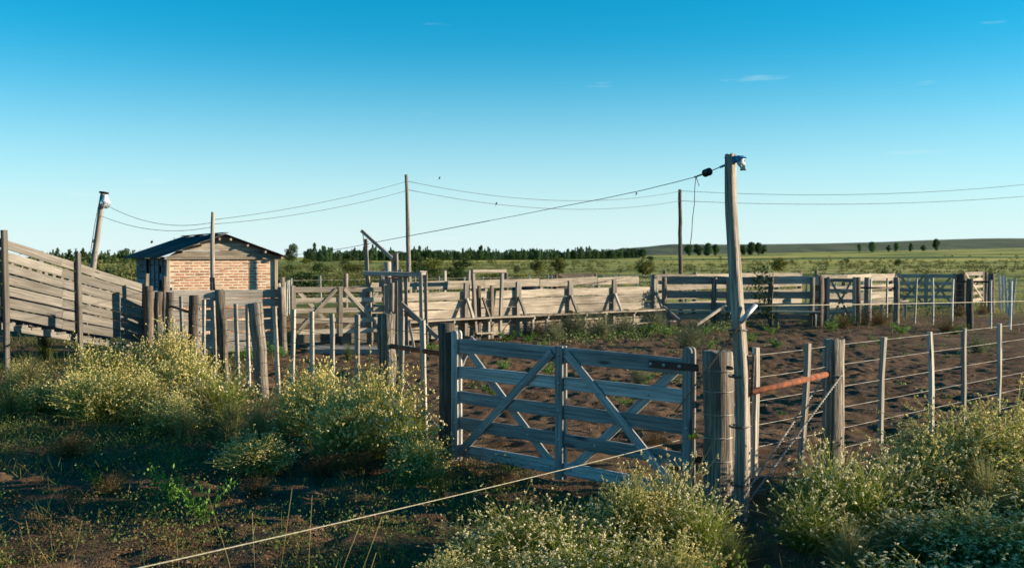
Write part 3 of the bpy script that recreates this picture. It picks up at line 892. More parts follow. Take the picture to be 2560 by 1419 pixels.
for px, top in ((1059, 800), (1003, 792), (893, 786), (830, 783), (779, 778), (731, 773), (690, 767), (619, 760), (591, 759), (535, 752), (508, 749), (453, 740)):
    dropper(F1, lp(px) + Vector((0, 0, 0)), .10, zpx(px, top), .054, .04, up=(.95, -.3, 0))
wire_run(F1, [PL, lp(966), lp(655), lp(561), lp(425)], (.16, .34, .52, .70, .88, 1.06, 1.22), .0032, M_OLDWIRE)
tube(F1, 'brace_pipe', [PL + Vector((0, 0, 1.04)), lp(966) + Vector((0, 0, 1.03))], .026, M_RUST, 12)
tube(F1, 'brace_pipe', [lp(425) + Vector((0, 0, 1.12)), lp(479) + Vector((0, 0, 1.06))], .022, M_RUST, 10)
for ph in (0, 3.14):
    tube(F1, 'brace_wire', twist(lp(966) + Vector((.02, -.09, .95)), PL + Vector((.02, .06, .12)), .008, 22, 90, ph), .0045, M_WIRE, 4)
for pp, r in ((PL, .099), (lp(966), .107)):
    for z in (.55, .9, 1.17):
        M = Matrix.Translation(pp + Vector((0, 0, z))); lathe(F1, 'tie_wire', [(r, -.004), (r + .006, 0), (r, .004)], M, M_OLDWIRE, 14)

# ---------------------------------------------------------------- wire fence right of the gate
FR = Vector((6.6, 12.6, 0))
F2 = thing('wire_fence', 'wire fence with pale droppers running right from the gate hinge post', 'fence', PR)
def rp(px): return online(PR, FR, px)
def rz(px, py): return zat(py, rp(px).y)
log(F2, 'post', PR + Vector((0, 0, -.1)), PR + Vector((-.01, 0, 1.262)), .112, .112, M_POST, 16, 9, .004, .09)
log(F2, 'post', rp(2083) + Vector((0, 0, -.1)), rp(2083) + Vector((0, 0, rz(2083, 848))), .098, .092, M_POST, 16, 9, .005, .10)
dirR = (FR - PR).normalized()
for px, top in ((1890, 868), (2014, 858), (2207, 842), (2330, 829), (2412, 820), (2500, 808), (2600, 798), (2700, 789)):
    dropper(F2, rp(px), .22, rz(px, top), .058, .042, up=(.75, .66, 0))
log(F2, 'post', rp(2820) + Vector((0, 0, -.1)), rp(2820) + Vector((0, 0, 1.35)), .09, .085, M_POST)
wire_run(F2, [PR, rp(2083), rp(2820)], (.09, .27, .45, .64, .83, 1.03, 1.21), .0023, M_WIRE)
tube(F2, 'brace_pipe', [PR + Vector((.05, .0, .90)), rp(2083) + Vector((0, 0, .965))], .028, M_RUST, 14)
for a, b in ((rp(2083) + Vector((.05, -.09, .95)), PR + Vector((.2, .02, .02))), (rp(2083) + Vector((-.02, .11, .95)), PR + Vector((.2, .14, .04)))):
    for ph in (0, 3.14): tube(F2, 'brace_wire', twist(a, b, .007, 26, 110, ph), .0046, M_WIRE, 4)
tube(F2, 'twist_stick', [rp(1985) + Vector((-.06, -.08, .46)), rp(1985) + Vector((.07, .06, .46))], .006, M_OLDWIRE, 6)
for pp, r, zs in ((PR, .113, (1.12, .96, .78, .6, .42, .2)), (rp(2083), .099, (.95, .7))):
    for z in zs: lathe(F2, 'tie_wire', [(r, -.003), (r + .006, 0), (r, .003)], Matrix.Translation(pp + Vector((0, 0, z))), M_WIRE, 16)
log(F2, 'hinge_pin', PR + Vector((.05, -.10, 1.15)), PR + Vector((.07, -.15, 1.15)), .016, .014, M_DARKIRON, 8, 2, 0, 0)

# ---------------------------------------------------------------- tall crooked pole at the gate
PB = gx(1856, 7.72)
pole = thing('gate_pole', 'tall crooked pale timber pole lashed beside the gate hinge post', 'pole', PB)
PT = at(1835, 388, 7.72)
def pbend(f): return (.0 + .03 * math.sin(f * 5.0) , .013 * math.sin(f * 7.5 + 1) - .02 * f + .006 * math.sin(f * 23))
shaft = log(pole, 'shaft', PB + Vector((0, 0, -.12)), PT, .053, .037, M_POLE, 18, 26, 0, .20, path=pbend)
for z in (.28, .72, 1.10, 1.45):
    f = z / PT.z; c = PB.lerp(Vector((PT.x, PT.y, 0)), f)
    lathe(pole, 'lashing', [(.071, -.008), (.078, 0), (.071, .008)], Matrix.Translation(c + Vector((.0, 0, z))), M_OLDWIRE, 14)
tube(pole, 'bark_strip', [PB + Vector((.07, -.02, .95)), PB + Vector((.078, -.02, 1.1)), PB + Vector((.085, -.03, 1.27))], .012, M_DARKPOST, 6)
def opentube(parent, name, a, b, r, mat):
    a, b = Vector(a), Vector(b); L = (b - a).length
    M = Matrix.Translation(a) @ (b - a).to_track_quat('Z', 'Y').to_matrix().to_4x4()
    return lathe(parent, name, [(r * .86, L * .9), (r * .86, 0.0), (r, 0.0), (r, L), (r * .86, L), (r * .86, L * .1)], M, mat, 16)
opentube(pole, 'pipe_insulator', at(1851, 805, 7.60), at(1889, 762, 7.66), .019, M_GALV)
# things tied to the pole top
tw = thing('blue_twine_knot', 'tangle of blue twine tied to the top of the tall gate pole', 'twine', at(1848, 400, 7.66))
for i in range(7):
    c = at(1847, 398, 7.66); tube(tw, 'strand', [c + Vector((.04 * math.cos(a + i), .04 * math.sin(a + i), .02 * math.sin(2.1 * a + i))) for a in np.linspace(0, 5.5, 14)], .006, M_BLUE, 5)
tube(tw, 'loose_end', [at(1848, 400, 7.66), at(1858, 394, 7.62), at(1866, 394, 7.6)], .005, M_BLUE, 5)
def rag():
    V, Q = [], []
    for i in range(6):
        for j in range(4):
            V.append((.004 * i + .02 * (j - 1.5) * (1 - .05 * i) + .006 * math.sin(i * 2 + j), .012 * math.sin(j * 2.3 + i), -.018 * i))
    for i in range(5):
        for j in range(3): Q.append((i * 4 + j, i * 4 + j + 1, (i + 1) * 4 + j + 1, (i + 1) * 4 + j))
    c = at(1851, 396, 7.62)
    o = link('plastic_rag', mesh_np('plastic_rag', V, np.array(Q), None, M_BAG, True), None, Matrix.Translation(c))
    o.modifiers.new('sheet', 'SOLIDIFY').thickness = .002
    tag(o, 'scrap of translucent plastic fluttering from the top of the tall gate pole', 'rag')
rag()
# the cable from the pole top to the shed eave, its insulator and the hanging string
CA, CB = at(1824, 408, 7.70), hp(HW + .25, -.2, EAVE - .02)
cab = thing('slack_cable', 'slack cable from the top of the tall gate pole towards the shed', 'cable', CA)
pix = [(1824, 408), (1800, 418), (1768, 431), (1735, 443), (1690, 455), (1600, 477), (1500, 498), (1400, 517), (1300, 537), (1200, 556), (1100, 575), (1020, 590), (940, 605), (870, 619), (780, 632), (703, 641)]
pts = []
for i, (x, y) in enumerate(pix):
    f = (1824 - x) / (1824 - 703.); invd = (1 - f) / CA.y + f / CB.y; pts.append(at(x, y, 1 / invd))
fine = []
for i in range(len(pts) - 1):
    for q in range(4): fine.append(pts[i].lerp(pts[i + 1], q / 4))
fine.append(pts[-1])
tube(cab, 'cable_line', fine[:12], .0036, M_LINE, 6); tube(cab, 'cable_line', fine[11:36], .0031, M_LINE, 5); tube(cab, 'cable_line', fine[35:], .0050, M_LINE, 5)
tube(cab, 'cable_wrap', twist(pts[0], pts[1], .007, 9, 50), .004, M_BLUE, 4)
tube(cab, 'cable_wrap', twist(pts[2], pts[3], .006, 8, 50), .003, M_LINE, 4)
tube(cab, 'wire_end', [pts[0], pts[0] + Vector((-.04, 0, .045))], .003, M_LINE, 4)
ic = at(1768, 431, 7.75)
lathe(cab, 'insulator', [(.001, -.045), (.016, -.043), (.030, -.030), (.030, -.012), (.020, -.004), (.020, .004), (.030, .012), (.030, .030), (.016, .043), (.001, .045)],
      Matrix.Translation(ic) @ (pts[1] - pts[3]).to_track_quat('Z', 'Y').to_matrix().to_4x4(), M_BLACK, 14)
hs0 = at(1740, 441, 7.78)
tube(cab, 'hanging_string', [hs0, at(1737, 470, 7.78), at(1736, 510, 7.78), at(1731, 550, 7.78), at(1730, 575, 7.78), at(1726, 611, 7.78)], .003, M_LINE, 4)
tube(cab, 'string_end', [hs0, at(1748, 465, 7.76)], .003, M_LINE, 4)

# ---------------------------------------------------------------- electric cords
YI = fpt(fL + .062, .585, .035)
cord = thing('electric_cord', 'pale electric fence cord from the yellow insulator across the front gate to lower left', 'cord', YI)
E2 = at(280, 1419, 4.0); ext = E2 + (E2 - YI) * .35
tube(cord, 'cord_line', sag(YI, ext, .03, 30), .0024, M_TAPE, 6)
tube(cord, 'cord_tie', [YI, PR + Vector((-.03, -.115, .6)), PR + Vector((.1, -.06, .605))], .003, M_TAPE, 5)
st = thing('cord_stake', 'thin steel stake holding the pale cord outside the left edge', 'stake', (ext.x, ext.y, 0))
tube(st, 'rod', [Vector((ext.x, ext.y, -.1)), Vector((ext.x, ext.y, ext.z + .12))], .006, M_OLDWIRE, 6)
yi = thing('yellow_insulator', 'bright yellow plastic insulator on the hinge stile of the front gate', 'insulator', YI)
lathe(yi, 'spool', [(.001, -.03), (.022, -.03), (.026, -.02), (.012, -.012), (.012, .008), (.028, .014), (.024, .028), (.001, .03)], Matrix.Translation(YI) @ Matrix.Rotation(1.2, 4, 'Y') @ Matrix.Rotation(.5, 4, 'X'), M_YELLOW, 12)
tube(yi, 'hook', [YI, YI + Vector((.03, .02, .03)), YI + Vector((.02, .03, .06))], .008, M_YELLOW, 6)
rope = thing('frayed_rope', 'frayed brown rope from the pole pipe down to the front gate', 'rope', at(1850, 812, 7.6))
for ph in (0, 3.14): tube(rope, 'rope_strand', twist(at(1850, 812, 7.60), fpt(fL - .1, .76, .05), .004, 30, 120, ph), .0035, M_ROPE, 4)
c2 = thing('electric_cord', 'pale electric fence cord running level from the pole pipe to the right edge', 'cord', at(1889, 764, 7.7))
tube(c2, 'cord_line', sag(at(1889, 764, 7.7), at(2800, 745, 12.5), .01, 20), .0038, M_TAPE, 6)

# ---------------------------------------------------------------- loading ramp at the left
RA, RC = Vector((-8.93, 18.0, 0)), Vector((-7.52, 21.0, 0)); rd = (RC - RA).normalized(); rn = Vector((rd.y, -rd.x, 0))
R0 = RA - rd * 1.9; LEN = (RC - R0).length; lenA = 1.9
ramp_t = thing('loading_ramp', 'sloping plank-sided cattle loading ramp at the left edge', 'loading ramp', RC)
def rpt(s, z, o=0): return R0 + rd * s + rn * o + Vector((0, 0, z))
def rzt(s):                                     # top edge of the side by distance along
    f = (s - lenA) / (LEN - lenA); return 2.31 + (1.43 - 2.31) * f
def rzb(s):
    f = (s - lenA) / (LEN - lenA); return .92 + (.22 - .92) * f
for side, o in ((0, 0), (1, -1.0)):
    for i in range(7):
        f = i / 6.
        def zz_(s): return rzt(s) - .085 + (rzb(s) + .085 - rzt(s) + .085) * f
        if side == 0:
            sj = LEN * .60
            plank(ramp_t, 'side_board', rpt(0, zz_(0), o), rpt(sj, zz_(sj), o), .160, .028, M_RAMP, bow=.006)
            plank(ramp_t, 'side_board', rpt(sj + .004, zz_(sj + .004), o), rpt(LEN, zz_(LEN), o), .158, .028, M_RAMP, bow=.006)
        elif i in (0, 2, 4, 6):
            plank(ramp_t, 'side_board', rpt(0, zz_(0), o), rpt(LEN, zz_(LEN), o), .12, .028, M_RAMP)
for i in range(26):
    s = .2 + i * (LEN - .3) / 26.
    plank(ramp_t, 'picket', rpt(s, rzb(s) - .05, -.965), rpt(s, rzt(s) - .06, -.965), .075, .025, M_RAMP, up=rd)
for i in range(18):
    s = .1 + i * (LEN - .2) / 18.
    plank(ramp_t, 'floor_board', rpt(s, rzb(s) - .08, -.05), rpt(s, rzb(s) - .08, -.93), .2, .04, M_RAMP, up=rd)
plank(ramp_t, 'bearer', rpt(0, rzb(0) - .16, -.1), rpt(LEN - .6, rzb(LEN - .6) - .12, -.1), .12, .07, M_RAMP)
sB = lenA + (online(RA, RC, 192) - RA).length
for s, zt, m in ((lenA - .02, 2.47, M_RAMP), (sB, 2.08, M_RAMP), (LEN - .03, 1.66, M_RAMP), (.1, 2.9, M_RAMP)):
    plank(ramp_t, 'upright', rpt(s, -.1, .055), rpt(s, zt, .055), .095, .075, m, up=rd, bow=.01)
for s, zt in ((lenA, 2.45), (sB + .05, 2.12), (LEN - .03, 1.62)):
    plank(ramp_t, 'upright', rpt(s, -.1, -1.04), rpt(s, zt, -1.04), .11, .08, M_RAMP, up=rd)
plank(ramp_t, 'tie_beam', rpt(lenA, .55, .02), rpt(lenA, .55, -1.0), .1, .06, M_RAMP)
plank(ramp_t, 'tie_beam', rpt(sB, .62, .02), rpt(sB, .62, -1.0), .1, .06, M_RAMP)

# ---------------------------------------------------------------- plank fence in front of the shed
SA, SB = gx(380, 20.4), gx(706, 21.5)
pf = thing('plank_fence', 'solid plank fence of wide grey boards in front of the brick shed', 'fence', SA)
mid = SA.lerp(SB, .53)
for (z0, z1) in ((1.155, 1.325), (.98, 1.147), (.74, .935), (.49, .70), (.265, .44), (.05, .258)):
    j = random.uniform(-.006, .006)
    plank(pf, 'board', SA + Vector((0, 0, (z0 + z1) / 2)), mid + Vector((0, 0, (z0 + z1) / 2 + j)), z1 - z0, .035, M_PLANK2, bow=.007, rough=.006)
    plank(pf, 'board', mid + (SB - SA).normalized() * .008 + Vector((0, 0, (z0 + z1) / 2 + j)), SB + Vector((0, 0, (z0 + z1) / 2)), z1 - z0, .035, M_PLANK2, bow=.007, rough=.006)
log(pf, 'post', SB + Vector((.03, -.10, -.1)), SB + Vector((.0, -.10, 1.37)), .085, .08, M_POST, 12, 8, .006, .12)
log(pf, 'post', mid + Vector((0, -.1, -.1)), mid + Vector((0, -.1, 1.3)), .085, .08, M_DARKPOST, 12, 8, .006, .12)
log(pf, 'post', SA + Vector((-.05, -.11, -.1)), SA + Vector((-.05, -.11, 1.42)), .085, .09, M_DARKPOST, 12, 8, .006, .12)
log(pf, 'post', SA + Vector((.18, .13, -.1)), SA + Vector((.18, .13, 1.6)), .05, .05, M_POST, 10, 6)
# low kerb boards and slab under the second gate
kb = thing('low_board_kerb', 'low board kerb behind the second gate at ground level', 'kerb board', gx(735, 22.7))
for a, b in ((735, 850), (852, 960)): plank(kb, 'board', gx(a, 22.7) + Vector((0, 0, .19)), gx(b, 23.0) + Vector((0, 0, .19)), .22, .04, M_PLANK, bow=.004)
for a in (740, 851, 955): plank(kb, 'peg', gx(a, 22.95) + Vector((0, 0, -.1)), gx(a, 22.95) + Vector((0, 0, .28)), .07, .06, M_PLANK, up=(1, 0, 0))
slab = prism(None, 'concrete_slab', [(-1.15, -.5), (1.05, -.42), (1.1, .5), (-1.05, .45)], .10, Matrix.Translation(gx(900, 21.6) + Vector((0, 0, .045))) @ Matrix.Rotation(math.radians(90), 4, 'X'), M_CONC)
tag(slab, 'worn concrete slab on the ground in front of the second gate', 'slab')

# ---------------------------------------------------------------- second gate
board_gate('yard_gate', 'sunlit pale timber yard gate right of the plank fence', gx(733, 21.6), gx(963, 22.45),
    [(1.295, .105), (1.075, .10), (.86, .10), (.64, .10), (.41, .10)], 1.40, .30, M_PLANK, style='V', stile=.09)

# ---------------------------------------------------------------- cattle crush with its lever
CD = 22.7
cr = thing('cattle_crush', 'timber cattle crush frame with a raised lever arm', 'cattle crush', gx(985, CD))
def cp(px, py, d=CD): return at(px, py, d)
def gz(px, d=CD): return gx(px, d) + Vector((0, 0, -.08))
plank(cr, 'main_post', gz(987), cp(987, 633), .145, .12, M_PLANK2, up=(1, 0, 0), rough=.008)
log(cr, 'round_post', gz(970, 23.0), cp(970, 655, 23.0), .085, .08, M_PLANK2, 12, 7, .006)
plank(cr, 'cross_beam', cp(908, 683, 22.58), cp(1049, 686, 22.58), .10, .09, M_PLANK2, bow=.004)
for px, t, b, w in ((952, 688, 722, .07), (1000, 674, 842, .10), (1014, 690, 858, .085), (1051, 680, 870, .075), (1063, 681, 862, .075)):
    d = 22.50 if px in (952, 1051) else 22.68
    dd = 22.95 if px == 1063 else d
    plank(cr, 'upright', at(px + (4 if px == 1051 else 0), b, dd) if px == 952 else gz(px + 3, dd), cp(px, t, dd), w, .06, M_PLANK2, up=(1, 0, 0))
plank(cr, 'upright', cp(960, 725, 22.85), cp(957, 690, 22.85), .05, .05, M_PLANK, up=(1, 0, 0))
plank(cr, 'beam_cap', cp(1047, 682, 22.5), cp(1063, 682, 23.0), .09, .07, M_PLANK2)
plank(cr, 'gate_stop', gz(966, 22.3), cp(966, 712, 22.3), .09, .05, M_PLANK, up=(1, 0, 0), round_end=True)
log(cr, 'round_peg', cp(980, 780, 22.25), cp(980, 707, 22.25), .045, .05, M_PLANK, 10, 5, .004)
plank(cr, 'lever_arm', cp(979, 645, 22.60), cp(903, 576, 22.60), .075, .06, M_PLANK2, rough=.002)
plank(cr, 'small_post', gz(926, 22.9), cp(915, 597, 22.9), .085, .07, M_PLANK, up=(1, 0, 0), bow=.012)
tube(cr, 'hanging_rod', [cp(907, 583, 22.7), cp(909, 600, 22.8), cp(914, 622, 22.84)], .010, M_OLDWIRE, 5)
for q in range(3): lathe(cr, 'wire_lashing', [(.058, -.008), (.068, 0), (.058, .008)], Matrix.Translation(cp(915, 604 + q * 6, 22.9)), M_OLDWIRE, 10)
plank(cr, 'brace_lever', cp(1002, 757, 22.42), cp(1097, 846, 21.7), .10, .05, M_PLANK2)
plank(cr, 'brace_lever', cp(1016, 782, 22.58), cp(1050, 802, 22.2), .08, .05, M_DARKPOST)
tube(cr, 'iron_bar', [cp(962, 694, 22.46), cp(994, 694, 22.46)], .014, M_DARKIRON, 6)
plank(cr, 'foot_brace', gz(1036, 22.4), cp(1022, 800, 22.5), .06, .05, M_PLANK2, up=(1, 0, 0))
for px, t in ((906, 714), (922, 712)): plank(cr, 'short_post', gz(px, 23.3), cp(px, t, 23.3), .13, .08, M_PLANK2, up=(1, 0, 0))

# ---------------------------------------------------------------- race (long solid chute)
CA_, CB_ = online(Vector((-2.06, 24, 0)), Vector((4.47, 29.6, 0)), 1003), Vector((4.47, 29.6, 0))
cd = (CB_ - CA_).normalized(); cn = Vector((cd.y, -cd.x, 0))
rc = thing('cattle_race', 'long sunlit plank race with a walkway ledge along its side', 'cattle race', CA_)
def sx(px): return (online(CA_, CB_, px) - CA_).length
def rcp(s, z, o=0): return CA_ + cd * s + cn * o + Vector((0, 0, z))
LR = sx(1640)
joints = [0.0, sx(1160), sx(1290), sx(1420), sx(1530), LR]
for i in range(5):
    s0, s1 = joints[i] + .006, joints[i + 1] - .006
    for z0, z1 in ((.972, 1.165), (.752, .948), (.540, .735)):
        plank(rc, 'side_board', rcp(s0, (z0 + z1) / 2 + random.uniform(-.006, .006)), rcp(s1, (z0 + z1) / 2 + random.uniform(-.006, .006)), z1 - z0, .035, M_PLANK, bow=.008, rough=.006)
    for z0, z1 in ((.30, .49), (.06, .28)):
        plank(rc, 'low_board', rcp(s0, (z0 + z1) / 2, -.03), rcp(s1, (z0 + z1) / 2, -.03), z1 - z0, .035, M_PLANK, bow=.006)
bj = [-.3, sx(1110), sx(1260), sx(1400), sx(1545), LR + .15]
for i in range(5):
    for z0, z1 in ((1.19, 1.40), (.92, 1.10), (.66, .87), (.35, .60)):
        plank(rc, 'rear_board', rcp(bj[i], (z0 + z1) / 2 + .03 * i / 5, -.80), rcp(bj[i + 1] - .01, (z0 + z1) / 2 + .03 * (i + 1) / 5, -.80), z1 - z0, .035, M_PLANK, bow=.008, rough=.006)
    plank(rc, 'rear_post', rcp(bj[i] + .1, -.1, -.86), rcp(bj[i] + .1, 1.36, -.86), .11, .08, M_PLANK2, up=cd)
for s0, s1 in ((-.1, sx(1310)), (sx(1310) + .008, sx(1480)), (sx(1480) + .008, LR + .12)):
    for o, w in ((.135, .19), (.332, .19)):
        plank(rc, 'ledge_board', rcp(s0, .515 + random.uniform(-.004, .004), o), rcp(s1, .515 + random.uniform(-.004, .004), o), .034, w, M_PLANK, bow=.006)
for px in (1110, 1200, 1310, 1345, 1440, 1490, 1562, 1640):
    plank(rc, 'ledge_leg', rcp(sx(px), -.1, .34), rcp(sx(px), .497, .34), .075, .05, M_PLANK2, up=cd)
    plank(rc, 'ledge_bearer', rcp(sx(px), .465, .03), rcp(sx(px), .465, .42), .055, .05, M_PLANK2)
for s0, s1 in ((sx(1160), sx(1220)), (sx(1312), sx(1490)), (sx(1490) + .01, sx(1667))):
    plank(rc, 'step_board', rcp(s0, .17, .42), rcp(s1, .17, .42), .035, .16, M_PLANK)
for px in (1160, 1290, 1420, 1530, 1632):
    s = sx(px)
    plank(rc, 'post', rcp(s, -.1, .065), rcp(s, 1.375, .065), .11, .07, M_PLANK2, up=cd, rough=.004)
    plank(rc, 'strut', rcp(s, 1.0, .12), rcp(s + .0, .535, .36), .075, .06, M_PLANK2, up=cd)
    plank(rc, 'strut', rcp(s + .07, 1.33, .075), rcp(s + .07, .95, .085), .06, .05, M_PLANK2, up=cd)
for px in (1178, 1236): plank(rc, 'frame_leg', rcp(sx(px), -.05, .20), rcp(sx(px + (12 if px > 1200 else -4)), 1.69, .12), .085, .07, M_PLANK2, up=cd)
for px in (1190, 1222): plank(rc, 'frame_leg', rcp(sx(px), -.05, .12), rcp(sx(px + 4), 1.30, .06), .09, .06, M_POST, up=cd)
plank(rc, 'frame_leg', rcp(sx(1226), .6, -.9), rcp(sx(1229), 1.66, -.9), .075, .06, M_PLANK2, up=cd)
plank(rc, 'frame_leg', rcp(sx(1168), .6, -.9), rcp(sx(1168), 1.66, -.9), .075, .06, M_PLANK2, up=cd)
plank(rc, 'frame_beam', rcp(sx(1170), 1.655, .17), rcp(sx(1254), 1.655, .17), .085, .06, M_PLANK, rough=.003)
plank(rc, 'frame_brace', rcp(sx(1196), 1.02, .16), rcp(sx(1206), .53, .28), .06, .05, M_POST, up=cd)
tube(rc, 'iron_rod', [rcp(sx(1460), .98 + .25, -.3), rcp(sx(1590), 1.40, -.5)], .010, M_OLDWIRE, 5)
tube(rc, 'iron_rod', [rcp(sx(1222), .06, .40), rcp(sx(1250), .45, .40)], .012, M_OLDWIRE, 5)
bk = prism(None, 'brick_block', [(-.06, -.035), (.06, -.035), (.06, .035), (-.06, .035)], .09, Matrix.Translation(rcp(sx(1410), .568, .25)), M_RUST)
tag(bk, 'small red block lying on the ledge of the race', 'block')

# ---------------------------------------------------------------- shaded board fence right of the race
TA, TB = Vector((4.35, 29.75, 0)), gx(2048, 29.35); td = (TB - TA).normalized(); tn = Vector((td.y, -td.x, 0))
sf = thing('rail_fence', 'shaded four-rail timber fence with an outer ledge right of the race', 'fence', TA)
def tp(s, z, o=0): return TA + td * s + tn * o + Vector((0, 0, z))
def ts(px): return (online(TA, TB, px) - TA).length
TL = (TB - TA).length
tj = [0, ts(1783), ts(1925), TL]
for i in range(3):
    for z0, z1 in ((1.215, 1.44), (.80, 1.0), (.475, .67), (.20, .35)):
        plank(sf, 'rail', tp(tj[i] + .006, (z0 + z1) / 2 + random.uniform(-.012, .012)), tp(tj[i + 1] - .006, (z0 + z1) / 2 + random.uniform(-.012, .012)), z1 - z0, .04, M_PLANK2, bow=.008, rough=.006)
for px in (1650, 1783, 1820, 1925, 2027):
    log(sf, 'post', tp(ts(px), -.1, .11), tp(ts(px) + .02, 1.41, .11), .075, .072, M_POST if px != 1820 else M_PLANK2, 10, 6, .007, .12)
for s0, s1 in ((.05, ts(1830)), (ts(1830) + .01, TL)): plank(sf, 'ledge_board', tp(s0, .44, .30), tp(s1, .44, .30), .035, .22, M_PLANK2)
for px in (1670, 1795, 1832, 1938, 2033): log(sf, 'ledge_leg', tp(ts(px), -.1, .30), tp(ts(px), .42, .30), .06, .055, M_POST, 10, 3)
for a, b in (((1657, 766, 29.3), (1702, 803, 28.6)), ((1742, 812, 27.9), (1817, 760, 29.2))):
    plank(sf, 'leaning_prop', at(*a), at(*b), .09, .05, M_PLANK2)

# sunlit rail fences behind it
def rail_fence(name, label, A, B, zs, posts, mat, pm):
    A, B = Vector(A), Vector(B); e = (B - A).normalized(); L = (B - A).length; n = Vector((e.y, -e.x, 0)); n = -n if n.y > 0 else n
    t = thing(name, label, 'fence', A)
    for i in range(posts):
        s0, s1 = L * i / posts, L * (i + 1) / posts
        for z0, z1 in zs: plank(t, 'rail', A + e * (s0 + .005) + Vector((0, 0, (z0 + z1) / 2 + random.uniform(-.02, .02))), A + e * (s1 - .005) + Vector((0, 0, (z0 + z1) / 2 + random.uniform(-.02, .02))), z1 - z0, .04, mat, bow=.008, rough=.005)
    for i in range(posts + 1):
        p = A + e * (L * i / posts) - n * .10
        log(t, 'post', p + Vector((0, 0, -.1)), p + Vector((0, 0, 1.42 + random.uniform(-.03, .05))), .08, .075, pm, 10, 5)
    return t
rail_fence('rail_fence', 'sunlit pale rail fence behind the shaded four-rail fence', gx(1640, 34), gx(2005, 38.5), ((1.20, 1.41), (.90, 1.09), (.58, .80), (.25, .48)), 4, M_PLANK, M_POST)
rail_fence('rail_fence', 'sunlit pale rail fence seen through the small crossed gate', gx(2052, 33.2), gx(2236, 36.8), ((1.15, 1.40), (.86, 1.04), (.55, .78), (.32, .53)), 3, M_PLANK, M_POST)
# small gate with a cross
for i, (px, d, top, r, lab) in enumerate(((2048, 29.6, 690, .15, 'thick dark gate post left of the small crossed gate'), (2147, 29.9, 693, .085, 'round gate post right of the small crossed gate'), (2064, 29.9, 695, .05, 'slim post directly beside the thick dark gate post'))):
    p = gx(px, d); t = log(None, 'gate_post', p + Vector((0, 0, -.1)), p + Vector((0, 0, zat(top, d))), r, r * .95, M_DARKPOST if i == 0 else M_POST, 12, 6, .005)
    tag(t, lab, 'post')
board_gate('small_gate', 'small narrow timber gate with one crossed brace', gx(2071, 29.9), gx(2136, 29.8), [(1.32, .10), (1.02, .10), (.72, .10), (.42, .10), (.14, .10)], 1.42, .05, M_PLANK2, style='X', mid=False, stile=.09)
# ledge and posts right of the small gate
lb = thing('low_bench', 'sunlit low plank bench behind the small crossed gate', 'bench', gx(2155, 31.0))
for o in (0, .16): plank(lb, 'top_board', gx(2152, 30.9 + o) + Vector((0, 0, .56)), gx(2268, 33.4 + o) + Vector((0, 0, .57)), .035, .15, M_PLANK)
for px, d in ((2170, 31.4), (2205, 32.1), (2264, 33.3)): plank(lb, 'leg', gx(px, d) + Vector((0, 0, -.1)), gx(px, d) + Vector((0, 0, .54)), .09, .07, M_PLANK2, up=(1, 0, 0))

# ---------------------------------------------------------------- wire fence at right middle
MA, MB_ = gx(2150, 31.9), gx(2600, 26.7)
F3 = thing('wire_fence', 'wire fence with thin white droppers crossing the right side of the yard', 'fence', MA)
for px, top, m, r in ((2243, 694, M_POST, .085), (2427, 697, M_DARKPOST, .10)):
    p = online(MA, MB_, px); log(F3, 'post', p + Vector((0, 0, -.1)), p + Vector((0, 0, zat(top, p.y))), r, r * .95, m, 12, 7, .01, .12)
for px, top in ((2177, 697), (2218, 695), (2290, 695), (2333, 694), (2382, 697), (2478, 700), (2528, 703), (2580, 705)):
    p = online(MA, MB_, px); dropper(F3, p, .05, zat(top, p.y), .06, .05, M_FARDROP, up=(.6, .8, 0))
wire_run(F3, [MA, online(MA, MB_, 2243), online(MA, MB_, 2427), MB_], (.25, .45, .66, .87, 1.08, 1.25), .004, M_WIRE)
tube(F3, 'brace_pipe', [gx(2150, 30.2) + Vector((0, 0, 1.09)), online(MA, MB_, 2240) + Vector((0, 0, 1.07))], .028, M_DARKIRON, 8)

# ---------------------------------------------------------------- big far gate, its posts and the sunlit gate beyond
for px, d, top, r, lab in ((2234, 38.0, 688, .16, 'thick dark post at the left end of the wide far gate'), (2392, 38.2, 686, .15, 'thick dark post at the right end of the wide far gate'), (2407, 37.6, 684, .12, 'second dark post just right of the wide far gate'),
                      (2461, 40.8, 681, .13, 'weathered post at the far end of the sunlit far gate'), (2479, 37.0, 684, .13, 'stout weathered post at the end of the dark pipe rail'), (2168, 33.0, 694, .10, 'round post behind the small crossed gate')):
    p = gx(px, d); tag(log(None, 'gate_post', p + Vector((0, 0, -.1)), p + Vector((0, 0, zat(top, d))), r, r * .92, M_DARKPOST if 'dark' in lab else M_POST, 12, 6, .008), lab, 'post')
board_gate('wide_gate', 'wide shaded grey timber gate far right with a V brace', gx(2246, 38.1), gx(2386, 37.9), [(1.29, .14), (1.02, .12), (.77, .12), (.52, .12), (.26, .12)], 1.40, .15, M_PLANK2, style='V', stile=.11)
board_gate('far_gate', 'sunlit white-looking timber gate at the far right of the yards', gx(2412, 38.0), gx(2458, 40.6), [(1.36, .14), (1.12, .12), (.86, .12), (.60, .12), (.34, .12)], 1.45, .2, M_PLANK, style='X', mid=False, stile=.10)
pr_ = thing('pipe_rail', 'dark pipe rail in front of the sunlit far gate', 'rail', gx(2408, 37.5))
tube(pr_, 'pipe', [gx(2408, 37.5) + Vector((0, 0, 1.1)), gx(2476, 36.9) + Vector((0, 0, 1.1))], .035, M_DARKIRON, 8)

